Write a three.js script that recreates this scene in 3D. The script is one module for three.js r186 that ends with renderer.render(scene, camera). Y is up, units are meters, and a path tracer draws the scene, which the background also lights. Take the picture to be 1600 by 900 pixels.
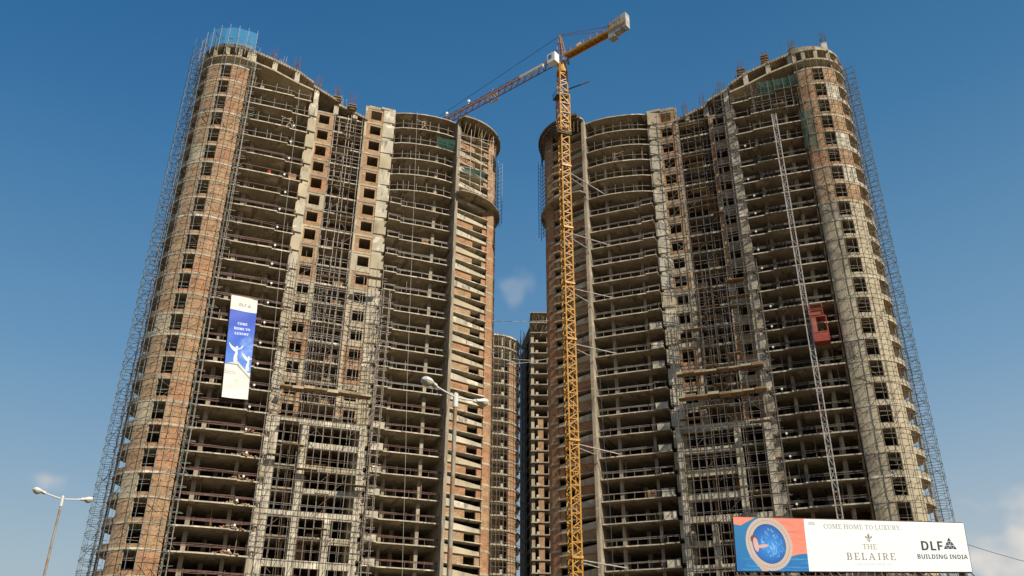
import * as THREE from 'three';
import { MarchingCubes } from 'three/addons/objects/MarchingCubes.js';

// ---------------------------------------------------------------- camera, sky, sun, exposure
const scene = new THREE.Scene();
const camera = new THREE.PerspectiveCamera(36.4, 16 / 9, 0.1, 6000);
camera.position.set(0, 1.6, 0);
camera.rotation.order = 'YXZ';
camera.rotation.set(0.4751, 0, 0.0055);
const renderer = new THREE.WebGLRenderer({ antialias: true });
renderer.toneMapping = THREE.LinearToneMapping;
const EXPOSURE = 1.2;
renderer.toneMappingExposure = EXPOSURE;
renderer.shadowMap.enabled = true;

function rng(seed) { let a = seed >>> 0; return () => { a = (a + 0x6D2B79F5) >>> 0; let t = a; t = Math.imul(t ^ (t >>> 15), t | 1); t ^= t + Math.imul(t ^ (t >>> 7), t | 61); return ((t ^ (t >>> 14)) >>> 0) / 4294967296; }; }
const R = rng(7);
const rr = (a, b) => a + (b - a) * R();
function hash(x, y, s) { let h = Math.imul(x, 374761393) + Math.imul(y, 668265263) + Math.imul(s, 1442695041); h = Math.imul(h ^ (h >>> 13), 1274126177); return ((h ^ (h >>> 16)) >>> 0) / 4294967296; }
function vnoise(x, y, per, s) { // tiles with period per (lattice cells)
  const xi = Math.floor(x), yi = Math.floor(y), fx = x - xi, fy = y - yi, w = (n) => ((n % per) + per) % per;
  const u = fx * fx * (3 - 2 * fx), v = fy * fy * (3 - 2 * fy);
  const a = hash(w(xi), w(yi), s), b = hash(w(xi + 1), w(yi), s), c = hash(w(xi), w(yi + 1), s), d = hash(w(xi + 1), w(yi + 1), s);
  return (a + (b - a) * u) * (1 - v) + (c + (d - c) * u) * v;
}
function fbm(x, y, per, s, oct = 5) { let f = 0, a = 0.5, n = 0; for (let i = 0; i < oct; i++) { f += a * vnoise(x, y, per, s + i * 17); n += a; x *= 2; y *= 2; per *= 2; a *= 0.5; } return f / n; }
const lin = (c) => { c /= 255; return c <= 0.04045 ? c / 12.92 : Math.pow((c + 0.055) / 1.055, 2.4); };
const smooth = (a, b, x) => { const t = Math.min(1, Math.max(0, (x - a) / (b - a))); return t * t * (3 - 2 * t); };

{ // computed daylight sky: blue air, pale haze near the horizon, a few small cumulus
  const W = 2048, H = 1024, data = new Float32Array(W * H * 4);
  const stops = [[-90, 150, 150, 145], [-2, 188, 190, 188], [0, 184, 192, 196], [9, 164, 184, 200], [15, 132, 165, 195], [21, 106, 149, 189], [28, 86, 134, 178], [36, 64, 117, 166], [46, 49, 103, 153], [60, 41, 92, 142], [90, 38, 86, 134]];
  // az measured from straight ahead, to the right; el; half-widths; strength; softness of the outline
  const clouds = [[0.2, 27.4, 1.2, 1.2, 0.18], [-28.1, 13.0, 1.5, 0.75, 0.5], [33.4, 8.5, 7.6, 3.7, 0.95], [55, 7, 10, 3.5, 0.9], [-60, 8, 9, 2.6, 0.7], [95, 9, 11, 3.6, 0.9], [140, 7, 9, 3, 0.8], [-120, 8, 12, 3.6, 0.9], [-165, 10, 10, 3, 0.7]];
  for (let j = 0; j < H; j++) {
    const el = ((j + 0.5) / H - 0.5) * 180;
    let i0 = 0; while (i0 < stops.length - 2 && el > stops[i0 + 1][0]) i0++;
    const A = stops[i0], B = stops[i0 + 1], t = Math.min(1, Math.max(0, (el - A[0]) / (B[0] - A[0])));
    const base = [1, 2, 3].map((k) => lin(A[k] + (B[k] - A[k]) * t));
    for (let i = 0; i < W; i++) {
      const th = ((i + 0.5) / W - 0.5) * 2 * Math.PI, az = ((THREE.MathUtils.radToDeg(th) + 90 + 540) % 360) - 180;
      let c = base.slice(); { const h = 0.97 + 0.06 * fbm(Math.abs(az) * 0.05 + 9, el * 0.09 + 20, 4096, 3, 3); c = c.map((v) => v * h); }
      { const g = Math.sin(THREE.MathUtils.degToRad(az)), lo = smooth(70, 5, Math.abs(el)) * 0.6 + 0.4, q = g > 0 ? g * lo : g * (0.1 + 0.9 * smooth(14, 45, el)); c[0] *= 1 + 0.42 * q; c[1] *= 1 + 0.18 * q; c[2] *= 0.965 + 0.05 * q; } // the air is paler on the sun's side
      for (const [ca, ce, wa, we, st] of clouds) {
        let da = az - ca; if (da > 180) da -= 360; if (da < -180) da += 360;
        if (Math.abs(da) > wa * 1.7 || Math.abs(el - ce) > we * 2) continue;
        const n = fbm(az * 0.35 + 40, el * 0.5 + 40, 4096, 5, 5), n2 = fbm(az * 0.9, el * 1.1 + 90, 4096, 31, 4);
        const r = Math.hypot(da / wa, (el - ce) / we);
        const d = smooth(1.15, 0.35, r - (n - 0.5) * 1.7 - (n2 - 0.5) * 1.1) * st * (0.75 + 0.5 * n2);
        const wht = [lin(206 + 16 * n2), lin(204 + 16 * n2), lin(202 + 14 * n2)];
        c = c.map((v, k) => v + (wht[k] - v) * d);
      }
      const o = (j * W + i) * 4; data[o] = c[0] / EXPOSURE; data[o + 1] = c[1] / EXPOSURE; data[o + 2] = c[2] / EXPOSURE; data[o + 3] = 1;
    }
  }
  const sky = new THREE.DataTexture(data, W, H, THREE.RGBAFormat, THREE.FloatType);
  sky.mapping = THREE.EquirectangularReflectionMapping; sky.magFilter = THREE.LinearFilter; sky.minFilter = THREE.LinearFilter; sky.needsUpdate = true;
  scene.background = sky; scene.environment = sky;
}
const SUN_AZ = 42, SUN_EL = 43; // degrees to the right of straight behind the camera, and up
const sun = new THREE.DirectionalLight(new THREE.Color().setRGB(1, 0.925, 0.795), 5);
{
  const a = THREE.MathUtils.degToRad(SUN_AZ), e = THREE.MathUtils.degToRad(SUN_EL), D = 260;
  sun.target.position.set(0, 45, -120);
  sun.position.set(Math.sin(a) * Math.cos(e) * D, 45 + Math.sin(e) * D, -120 + Math.cos(a) * Math.cos(e) * D);
  sun.castShadow = true; sun.shadow.mapSize.set(4096, 4096);
  Object.assign(sun.shadow.camera, { left: -120, right: 120, top: 120, bottom: -120, near: 1, far: 600 });
  scene.add(sun, sun.target);
}

// ---------------------------------------------------------------- materials
function tex(size, fn, rep = 1) {
  const d = new Uint8Array(size * size * 4);
  for (let j = 0; j < size; j++) for (let i = 0; i < size; i++) { const c = fn(i / size, j / size), o = (j * size + i) * 4; d[o] = c[0]; d[o + 1] = c[1]; d[o + 2] = c[2]; d[o + 3] = 255; }
  const t = new THREE.DataTexture(d, size, size); t.wrapS = t.wrapT = THREE.RepeatWrapping; t.magFilter = THREE.LinearFilter; t.minFilter = THREE.LinearMipmapLinearFilter; t.generateMipmaps = true; t.colorSpace = THREE.SRGBColorSpace; t.repeat.set(rep, rep); t.needsUpdate = true; return t;
}
const clamp8 = (v) => Math.max(0, Math.min(255, v));
// weathered board-marked concrete, one tile is 9 m
const concreteTex = tex(1024, (u, v) => {
  const big = fbm(u * 4, v * 4, 4, 3, 6), stain = fbm(u * 26, v * 3, 26, 9, 4), stainY = fbm(u * 40, v * 5, 5 * 8, 19, 3), fine = fbm(u * 96, v * 96, 96, 23, 2);
  const st = smooth(0.56, 0.78, stain) * 0.42 * smooth(0.35, 0.6, big), board = ((v * 9 / 0.6) % 1) < 0.06 ? 0.07 : 0;
  const rust = smooth(0.66, 0.8, stainY) * 0.2;
  let g = 0.8 + 0.26 * (big - 0.5) + 0.14 * (fine - 0.5) - st * 0.6 - board;
  g += smooth(0.6, 0.75, fbm(u * 7, v * 9, 63, 77, 4)) * 0.16;
  return [clamp8(255 * (g + 0.03 * rust)), clamp8(255 * (g - 0.12 * rust)), clamp8(255 * (g - 0.3 * rust))];
}, 1 / 9);
// rough brickwork, one tile is 4.6 m = 20 bricks by 60 courses
const brickTex = tex(1024, (u, v) => {
  const row = Math.floor(v * 60), x = u * 20 + (row % 2) * 0.5, col = Math.floor(x) % 20, fx = x - Math.floor(x), fy = v * 60 - row;
  const mortar = fx < 0.06 || fy < 0.16, h = hash(col, row, 4), h2 = hash(col, row, 8), big = fbm(u * 5, v * 5, 5, 41, 5), wash = smooth(0.54, 0.72, fbm(u * 3, v * 6, 6, 61, 5));
  let c = mortar ? [184, 168, 140] : [184 + 36 * (h - 0.5), 147 + 38 * (h - 0.5) + 10 * (h2 - 0.5), 112 + 36 * (h - 0.5)];
  if (!mortar && h2 > 0.93) c = [128, 82, 58];
  const k = 0.84 + 0.3 * (big - 0.3);
  c = c.map((q) => q * k);
  return [clamp8(c[0] + (192 - c[0]) * wash * 0.45), clamp8(c[1] + (172 - c[1]) * wash * 0.45), clamp8(c[2] + (140 - c[2]) * wash * 0.45)];
}, 1 / 4.6);
const plasterTex = tex(512, (u, v) => { const big = fbm(u * 5, v * 5, 5, 13, 6), st = smooth(0.58, 0.8, fbm(u * 24, v * 4, 24, 49, 4)) * 0.14, g = 0.88 + 0.24 * (big - 0.5) - st; return [clamp8(255 * g), clamp8(253 * g), clamp8(248 * g)]; }, 1 / 11);
const metalTex = tex(256, (u, v) => { const n = fbm(u * 6, v * 6, 6, 5, 5), r = smooth(0.5, 0.7, fbm(u * 9, v * 9, 9, 15, 4)); const g = 190 + 70 * (n - 0.5); return [clamp8(g - 10 * r), clamp8(g - 45 * r), clamp8(g - 75 * r)]; }, 1 / 2);
const soilTex = tex(512, (u, v) => { const n = fbm(u * 6, v * 6, 6, 5, 7), m = fbm(u * 60, v * 60, 60, 8, 3); const g = 0.72 + 0.4 * (n - 0.5) + 0.25 * (m - 0.5); return [clamp8(255 * g), clamp8(246 * g), clamp8(232 * g)]; }, 1 / 30);
const timberTex = tex(256, (u, v) => { const n = fbm(u * 3, v * 40, 120, 5, 4), m = fbm(u * 7, v * 7, 7, 9, 3); const g = 0.7 + 0.5 * (n - 0.5) + 0.3 * (m - 0.5); return [clamp8(255 * g), clamp8(250 * g), clamp8(240 * g)]; }, 1 / 2);
function mat(r, g, b, rough = 0.9, map = null, extra = {}) { const m = new THREE.MeshStandardMaterial({ roughness: rough, side: THREE.DoubleSide, ...extra }); m.color.setRGB(r, g, b); if (map) m.map = map; return m; }
const M_ = {
  conc: mat(0.5, 0.42, 0.3, 0.93, concreteTex),
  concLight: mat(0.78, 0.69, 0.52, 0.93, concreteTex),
  plaster: mat(0.6, 0.51, 0.36, 0.93, plasterTex),
  brick: mat(0.9, 0.84, 0.76, 0.95, brickTex),
  brickRed: mat(0.92, 0.75, 0.65, 0.95, brickTex),
  brickPale: mat(0.94, 0.95, 0.92, 0.95, brickTex),
  pole: mat(0.40, 0.37, 0.33, 0.55, metalTex, { metalness: 0.35 }),
  poleDark: mat(0.23, 0.2, 0.15, 0.7, metalTex, { metalness: 0.2 }),
  poleBlue: mat(0.24, 0.36, 0.44, 0.6, metalTex, { metalness: 0.2 }),
  poleGreen: mat(0.22, 0.3, 0.26, 0.6, metalTex, { metalness: 0.2 }),
  rail: mat(0.42, 0.38, 0.33, 0.6, metalTex),
  railBrown: mat(0.26, 0.15, 0.12, 0.75, metalTex),
  rebar: mat(0.24, 0.11, 0.06, 0.85, metalTex),
  timber: mat(0.56, 0.39, 0.23, 0.9, timberTex),
  timberDark: mat(0.24, 0.18, 0.12, 0.95, timberTex),
  timberPale: mat(0.72, 0.58, 0.4, 0.9, timberTex),
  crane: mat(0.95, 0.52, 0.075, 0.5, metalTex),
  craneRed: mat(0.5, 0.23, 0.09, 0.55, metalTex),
  white: mat(0.8, 0.8, 0.78, 0.6),
  offWhite: mat(0.66, 0.64, 0.58, 0.8, concreteTex),
  hoistWhite: mat(0.8, 0.79, 0.76, 0.5, metalTex),
  hoistRust: mat(0.34, 0.2, 0.15, 0.7, metalTex),
  cageRed: mat(0.62, 0.12, 0.06, 0.5, metalTex),
  cageMesh: mat(0.38, 0.11, 0.06, 0.7, null, { transparent: true, opacity: 0.7 }),
  glass: new THREE.MeshPhysicalMaterial({ color: 0x6f8f84, roughness: 0.08, transmission: 0.35, thickness: 0, side: THREE.DoubleSide }),
  lens: new THREE.MeshPhysicalMaterial({ color: 0xcfc8ae, roughness: 0.25, transmission: 0.3, thickness: 0, side: THREE.DoubleSide }),
  lampGrey: mat(0.62, 0.6, 0.55, 0.45),
  lampPole: mat(0.55, 0.47, 0.33, 0.6, metalTex),
  netBlue: mat(0.08, 0.34, 0.56, 0.9, null, { transparent: true, opacity: 0.42 }),
  netGreen: mat(0.02, 0.085, 0.06, 0.95, null, { transparent: true, opacity: 0.5 }),
  rope: mat(0.5, 0.47, 0.4, 0.9),
  cable: mat(0.06, 0.06, 0.06, 0.7),
  soil: mat(0.25, 0.19, 0.125, 1, soilTex),
  dark: mat(0.05, 0.05, 0.05, 0.8),
};

// ---------------------------------------------------------------- mesh helpers
const taken = new Map();
function numbered(n) { const c = taken.get(n) ?? 0; taken.set(n, c + 1); return c ? `${n}_${String(c).padStart(3, '0')}` : n; }
const TH = THREE.MathUtils.degToRad(20), OX = -43.3, OZ = -111.55, MIRROR = 2.8;
// tower frame: s metres along the facade from its outer end, t metres out towards the street, y up; side 1 = left tower, -1 = its mirror image
function toWorld(side, s, t) { const X = OX + 0.9397 * s + 0.342 * t, Z = OZ - 0.342 * s + 0.9397 * t; return [side > 0 ? X : MIRROR - X, Z]; }
const lev = (k) => 99 - 3.2 * k;
function thing(name, label, category, fr, group) { // fr: {side, o:[s,y,t]} in a tower's frame, or {o:[x,y,z]} in the world
  const g = new THREE.Group(); g.name = numbered(name); g.userData = { label, category }; if (group) g.userData.group = group;
  g.fr = { side: fr.side ?? 1, o: fr.o };
  if (fr.side) { const [x, z] = toWorld(fr.side, fr.o[0], fr.o[2]); g.position.set(x, fr.o[1], z); g.rotation.y = fr.side * TH; } else { g.position.set(...fr.o); g.rotation.y = fr.turn ?? 0; if (fr.turn !== undefined) g.fr.o = [0, 0, 0]; }
  scene.add(g); return g;
}
const sub = (a, b) => [a[0] - b[0], a[1] - b[1], a[2] - b[2]], add = (a, b, k = 1) => [a[0] + b[0] * k, a[1] + b[1] * k, a[2] + b[2] * k];
const cross = (a, b) => [a[1] * b[2] - a[2] * b[1], a[2] * b[0] - a[0] * b[2], a[0] * b[1] - a[1] * b[0]], len = (a) => Math.hypot(...a), unit = (a) => { const l = len(a) || 1; return [a[0] / l, a[1] / l, a[2] / l]; };
class MB {
  constructor() { this.p = []; this.n = 0; this.uo = [rr(0, 9), rr(0, 9)]; }
  tri(a, b, c) { this.p.push(a, b, c); return this; }
  quad(a, b, c, d) { this.p.push(a, b, c, a, c, d); return this; }
  box(x0, x1, y0, y1, z0, z1) {
    const v = (i, j, k) => [i ? x1 : x0, j ? y1 : y0, k ? z1 : z0];
    this.quad(v(0, 0, 1), v(1, 0, 1), v(1, 1, 1), v(0, 1, 1)); this.quad(v(1, 0, 0), v(0, 0, 0), v(0, 1, 0), v(1, 1, 0));
    this.quad(v(1, 0, 1), v(1, 0, 0), v(1, 1, 0), v(1, 1, 1)); this.quad(v(0, 0, 0), v(0, 0, 1), v(0, 1, 1), v(0, 1, 0));
    this.quad(v(0, 1, 1), v(1, 1, 1), v(1, 1, 0), v(0, 1, 0)); this.quad(v(0, 0, 0), v(1, 0, 0), v(1, 0, 1), v(0, 0, 1)); return this;
  }
  bar(a, b, w, h = w, n = 4, caps = false) { // prism between two points: n sides (4: rectangular w x h), radius-like half sizes
    const d = unit(sub(b, a)), up = Math.abs(d[1]) > 0.95 ? [0, 0, 1] : [0, 1, 0], u = unit(cross(up, d)), v = cross(d, u), ra = [], rb = [];
    for (let i = 0; i < n; i++) { const q = (i + 0.5) / n * 2 * Math.PI, cu = n === 4 ? Math.sign(Math.cos(q)) * w : Math.cos(q) * w, cv = n === 4 ? Math.sign(Math.sin(q)) * h : Math.sin(q) * h; const o = add(add([0, 0, 0], u, cu), v, cv); ra.push(add(a, o)); rb.push(add(b, o)); }
    for (let i = 0; i < n; i++) { const j = (i + 1) % n; this.quad(ra[i], ra[j], rb[j], rb[i]); }
    if (caps) for (let i = 1; i < n - 1; i++) { this.tri(ra[0], ra[i + 1], ra[i]); this.tri(rb[0], rb[i], rb[i + 1]); }
    return this;
  }
  path(pts, w, n = 4) { for (let i = 0; i + 1 < pts.length; i++) this.bar(pts[i], pts[i + 1], w, w, n); return this; }
  prism(poly, y0, y1) { // poly: [[s,t]..]; y0/y1 numbers or functions of (s,t)
    const f0 = typeof y0 === 'function' ? y0 : () => y0, f1 = typeof y1 === 'function' ? y1 : () => y1;
    const a = poly.map(([s, t]) => [s, f0(s, t), t]), b = poly.map(([s, t]) => [s, f1(s, t), t]), n = poly.length;
    for (let i = 0; i < n; i++) { const j = (i + 1) % n; this.quad(a[i], a[j], b[j], b[i]); }
    for (const [i, j, k] of THREE.ShapeUtils.triangulateShape(poly.map(([s, t]) => new THREE.Vector2(s, t)), [])) { this.tri(b[i], b[j], b[k]); this.tri(a[k], a[j], a[i]); }
    return this;
  }
  // vertical wall along a polyline [[s,t]..] with thickness th set behind it
  wall(line, y0, y1, th) { for (let i = 0; i + 1 < line.length; i++) { const [a, b] = [line[i], line[i + 1]], d = unit([b[0] - a[0], 0, b[1] - a[1]]), n = [d[2] * th, 0, -d[0] * th]; this.prism([a, b, [b[0] + n[0], b[1] + n[2]], [a[0] + n[0], a[1] + n[2]]], y0, y1); } return this; }
  lathe(o, prof, n = 10) { for (let i = 0; i < n; i++) { const a = i / n * 6.28319, b = (i + 1) / n * 6.28319; for (let j = 0; j + 1 < prof.length; j++) { const P = ([r, y], q) => [o[0] + r * Math.cos(q), o[1] + y, o[2] + r * Math.sin(q)]; this.quad(P(prof[j], a), P(prof[j], b), P(prof[j + 1], b), P(prof[j + 1], a)); } } return this; }
  build(name, m, parent, extra) {
    const { side, o } = parent.fr, N = this.p.length, pos = new Float32Array(N * 3), nor = new Float32Array(N * 3), uv = new Float32Array(N * 2);
    for (let i = 0; i < N; i += 3) {
      const T = side > 0 ? [this.p[i], this.p[i + 1], this.p[i + 2]] : [this.p[i], this.p[i + 2], this.p[i + 1]];
      const q = T.map((a) => [side * (a[0] - o[0]), a[1] - o[1], a[2] - o[2]]), nn = unit(cross(sub(q[1], q[0]), sub(q[2], q[0])));
      const ax = Math.abs(nn[1]) > 0.7 ? 1 : Math.abs(nn[0]) > Math.abs(nn[2]) ? 0 : 2;
      for (let k = 0; k < 3; k++) {
        pos.set(q[k], (i + k) * 3); nor.set(nn, (i + k) * 3);
        const a = T[k]; uv[(i + k) * 2] = (ax === 0 ? a[2] : a[0]) + this.uo[0]; uv[(i + k) * 2 + 1] = (ax === 1 ? a[2] : a[1]) + this.uo[1];
      }
    }
    const g = new THREE.BufferGeometry(); g.setAttribute('position', new THREE.BufferAttribute(pos, 3)); g.setAttribute('normal', new THREE.BufferAttribute(nor, 3)); g.setAttribute('uv', new THREE.BufferAttribute(uv, 2));
    const mesh = new THREE.Mesh(g, m); mesh.name = name; mesh.fr = parent.fr; mesh.castShadow = mesh.receiveShadow = true; if (extra) Object.assign(mesh.userData, extra);
    parent.add(mesh); return mesh;
  }
}
const mb = () => new MB();
const W0 = { fr: { side: 1, o: [0, 0, 0] }, add(m) { scene.add(m); } };

// ---------------------------------------------------------------- ground
{
  const g = mb(); const S = 2500; g.quad([-S, 0, S], [S, 0, S], [S, 0, -S], [-S, 0, -S]);
  g.build('ground', M_.soil, W0, { kind: 'structure' });
  const r = mb(); r.box(-300, 300, 0.004, 0.03, -22, -8); r.build('road', mat(0.07, 0.066, 0.06, 0.95, soilTex), W0, { kind: 'structure' });
}

// ---------------------------------------------------------------- the two towers
const KB = 26;                       // last storey whose parts come into view
const DC = [-2, -5.2], DR = 5.7;     // round corner: centre in (s,t) and radius
const EC = [37, -8], ER = 9;       // round inner end
const pol = (c, r, a) => { const q = THREE.MathUtils.degToRad(a); return [c[0] + r * Math.sin(q), c[1] + r * Math.cos(q)]; };
const arc = (c, r, a0, a1, n) => Array.from({ length: n + 1 }, (_, i) => pol(c, r, a0 + (a1 - a0) * i / n));
const lerpTab = (tab, x) => { if (x <= tab[0][0]) return tab[0][1]; for (let i = 0; i + 1 < tab.length; i++) if (x <= tab[i + 1][0]) return tab[i][1] + (tab[i + 1][1] - tab[i][1]) * (x - tab[i][0]) / (tab[i + 1][0] - tab[i][0]); return tab[tab.length - 1][1]; };
const ROOF = [[-8, -1.25], [0, -1.5], [4, -1.2], [8, -0.82], [12, -0.08], [16, 0.4], [20.5, 0.85]];
const LOW = [[-8, -0.45], [0, -0.66], [4, -0.38], [8.5, 0.12], [11, 0.3]];
const H_UP = [[25, -2.6], [26.5, -1.95], [28.2, -1.5], [30, -1.2], [32, -1.05], [34, -1.15], [35.9, -1.5]];
const H_LO = [[25.1, -1.15], [27.1, -1.2], [27.12, -1.6], [31, -1.55], [35.9, -1.7]];
const B_EDGE = [[0.25, 0], [4, 0.08], [7.7, 0.05], [7.72, -0.28], [10.5, -0.35]];

function railing(parent, edge, y, o) { // tubes along a slab edge, a little inside it
  const g = mb(), inset = edge.map(([s, t]) => [s, t - 0.18]), pts = [];
  const L = []; let tot = 0; for (let i = 0; i + 1 < inset.length; i++) { const d = Math.hypot(inset[i + 1][0] - inset[i][0], inset[i + 1][1] - inset[i][1]); L.push(d); tot += d; }
  const at = (q) => { let i = 0; while (i < L.length - 1 && q > L[i]) { q -= L[i]; i++; } const f = Math.min(1, q / L[i]); return [inset[i][0] + (inset[i + 1][0] - inset[i][0]) * f, inset[i][1] + (inset[i + 1][1] - inset[i][1]) * f]; };
  const n = Math.max(2, Math.round(tot / o.step));
  for (let i = 0; i <= n; i++) { const p = at(Math.min(tot - 0.02, 0.15 + (tot - 0.3) * i / n + rr(-0.25, 0.25))); pts.push(p); const h = o.post + rr(-0.25, 0.2); g.bar([p[0], y, p[1]], [p[0] + rr(-0.05, 0.05), y + h, p[1]], 0.032); }
  for (const hh of o.rails) { if (hh !== o.rails[o.rails.length - 1] && R() < (o.gap ?? 0)) continue; const q = inset.map(([s, t], i) => [s, y + hh + rr(-0.07, 0.07), t + 0.03]); g.path(q, o.w ?? 0.03); }
  g.build('railing', o.m, parent);
}
function tower(side, label) {
  const T = thing('high_rise_tower', label, 'building', { side, o: [18, 0, -8] }, 'unfinished twin towers');
  const left = side > 0;
  // ---- round corner
  for (let k = -0; k <= KB; k++) {
    const y = lev(k);
    const slab = mb(); slab.prism([...arc(DC, DR + 0.05, -140, 20.5, 22), [0.1, -15], [-5, -13]], y - 0.3, y);
    slab.build('round_floor_slab', k % 3 ? M_.plaster : M_.concLight, T);
    const y1 = y - 0.3, y0 = lev(k + 1);
    const low = left ? k > 99 : k >= 8, mA = left ? (hash(k, 1, 2) < 0.55 ? M_.brickPale : hash(k, 1, 5) < 0.5 ? M_.plaster : M_.brick) : (low ? M_.plaster : hash(k, 3, 2) < 0.4 ? M_.brick : M_.concLight), mB = left ? (hash(k, 2, 2) < 0.7 ? M_.brick : M_.brickRed) : (low ? (hash(k, 7, 3) < 0.3 ? M_.conc : M_.plaster) : k > 5 ? M_.brickPale : k % 2 ? M_.brickRed : M_.brick);
    mb().wall(arc(DC, DR, -48, -24.5, 4), y0, y1, 0.25).build('wall_panel', mA, T);
    mb().wall(arc(DC, DR, -7, 20.5, 4), y0, y1, 0.25).build('wall_panel', mB, T);
    const sillH = left ? 0.5 : 0.55;
    mb().wall(arc(DC, DR - 0.02, -24.5, -7, 2), y0, y0 + sillH, 0.22).build('window_sill_wall', mB, T);
    const w = mb(); // jambs of the bare window opening
    for (const a of [-24.4, -7.1]) { const p = pol(DC, DR + 0.03, a), q = pol(DC, DR - 0.24, a); w.bar([p[0], y0 + sillH, p[1]], [p[0], y1, p[1]], 0.035); w.bar([q[0], y0 + sillH, q[1]], [q[0], y1, q[1]], 0.035); }
    const a0 = pol(DC, DR - 0.1, -23.5), a1 = pol(DC, DR - 0.1, -7.5);
    for (let q = 0; q < 2; q++) { const yy = y0 + rr(0.8, 2.3); w.bar([a0[0], yy, a0[1]], [a1[0], yy + rr(-0.15, 0.15), a1[1]], 0.022); }
    w.build('window_opening', M_.conc, T);
    // corner balcony on the far side: sill upstand and a post
    mb().wall(arc(DC, DR, -100, -48, 5), y0, y0 + 0.6, 0.2).build('balcony_upstand', mA, T);
    const pp = pol(DC, DR - 0.25, -80); mb().box(pp[0] - 0.2, pp[0] + 0.2, y0 + 0.6, y1, pp[1] - 0.22, pp[1] + 0.22).build('corner_post', M_.conc, T);
  }
  // partition behind the round corner so that its rooms are dark
  mb().wall([[-6.4, -12.5], [0.1, -15]], 0, lev(-1), 0.25).build('inner_wall', M_.brick, T);
  mb().wall([[0.12, -15], [0.12, -0.55]], 0, lev(0.2), 0.2).build('inner_wall', M_.brick, T);
  mb().wall([[-4.6, -13], pol(DC, DR - 0.2, -47)], 0, lev(-0.5), 0.2).build('inner_wall', M_.brick, T);
  // ---- balconies of the outer bay
  for (let k = 1; k <= KB; k++) {
    const y = lev(k), j = () => rr(-0.05, 0.05), e = B_EDGE.map(([s, t]) => [s, t + j()]);
    const slab = mb().prism([...e, [10.5, -15], [0.25, -15]], y - 0.16, y).build('balcony_slab', M_.conc, T);
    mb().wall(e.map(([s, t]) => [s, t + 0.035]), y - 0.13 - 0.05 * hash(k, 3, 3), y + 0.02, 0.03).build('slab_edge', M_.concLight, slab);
    railing(slab, e, y, k < 5 ? { step: 2, post: 1.7, rails: [1.0], m: M_.rail, gap: 0.2 } : { step: 2.6, post: 1.1, rails: [0.72, 0.82, 0.92, 1.02], w: 0.034, m: left ? M_.railBrown : M_.poleDark, gap: 0.15 });
  }
  for (let k = 1; k <= KB; k++) { for (let i = 0, n = Math.floor(rr(0, 3.4)); i < n; i++) { const s = rr(0.8, 9.8), t = rr(-2.4, -0.9); mb().bar([s, lev(k), t], [s + rr(-0.1, 0.1), lev(k - 1) - 0.17, t + rr(-0.1, 0.1)], 0.04).build('prop', R() < 0.5 ? M_.timber : M_.pole, T); } if (R() < 0.4) { const s = rr(26, 35), t = rr(-3, -2.2); mb().bar([s, lev(k), t], [s + rr(-0.1, 0.1), lev(k - 1) - 0.17, t], 0.04).build('prop', M_.timber, T); } }
  for (const [s, t, w] of [[2.45, -2, 0.3], [7.5, -2.6, 0.24], [5, -7.5, 0.3], [9.3, -8, 0.3]]) mb().box(s - w, s + w, 0, lev(0.4), t - w, t + w).build('column', M_.conc, T);
  mb().wall([[0, -15], [25.1, -15]], 0, lev(0.3), 0.25).build('back_wall', M_.brick, T);
  mb().wall([[25.1, -15], [37, -15]], 0, lev(0.02), 0.25).build('back_wall', M_.brick, T);
  mb().wall([[4.9, -14.8], [4.9, -8]], 0, lev(0.5), 0.2).build('inner_wall', M_.brick, T);
  // ---- concrete piers, cast storey by storey
  for (let k = 0; k <= KB; k++) {
    const y = lev(k), yb = lev(k + 1);
    const top = k === 0 ? y + 0.25 : y - 0.05;
    if (k > 0) { const g = mb(), a = rr(-0.06, 0.06); // outer pier
      g.prism([[10.35 + a, -0.75 + rr(-0.08, 0.08)], [11.75, -0.95], [11.75, -15], [10.55, -15]], yb + 0.75, top); g.prism([[10.85 + a, -1.05], [11.7, -1.15], [11.7, -15], [10.85, -15]], yb - 0.05, yb + 0.75);
      g.build('pier_block', hash(k, 9, side + 3) < 0.5 ? M_.concLight : M_.plaster, T); }
    const g = mb(), a = rr(-0.08, 0.08); // inner pier
    g.prism([[23.05, -2.35 + rr(-0.06, 0.06)], [25 + a, -2.15], [25.05, -15], [23.05, -15]], yb + 0.6, top); g.prism([[23.1, -2.45], [24.6 + a, -2.35], [24.7, -15], [23.1, -15]], yb - 0.05, yb + 0.6);
    g.build('pier_block', hash(k, 19, side + 3) < 0.6 ? M_.concLight : M_.plaster, T);
  }
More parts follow.
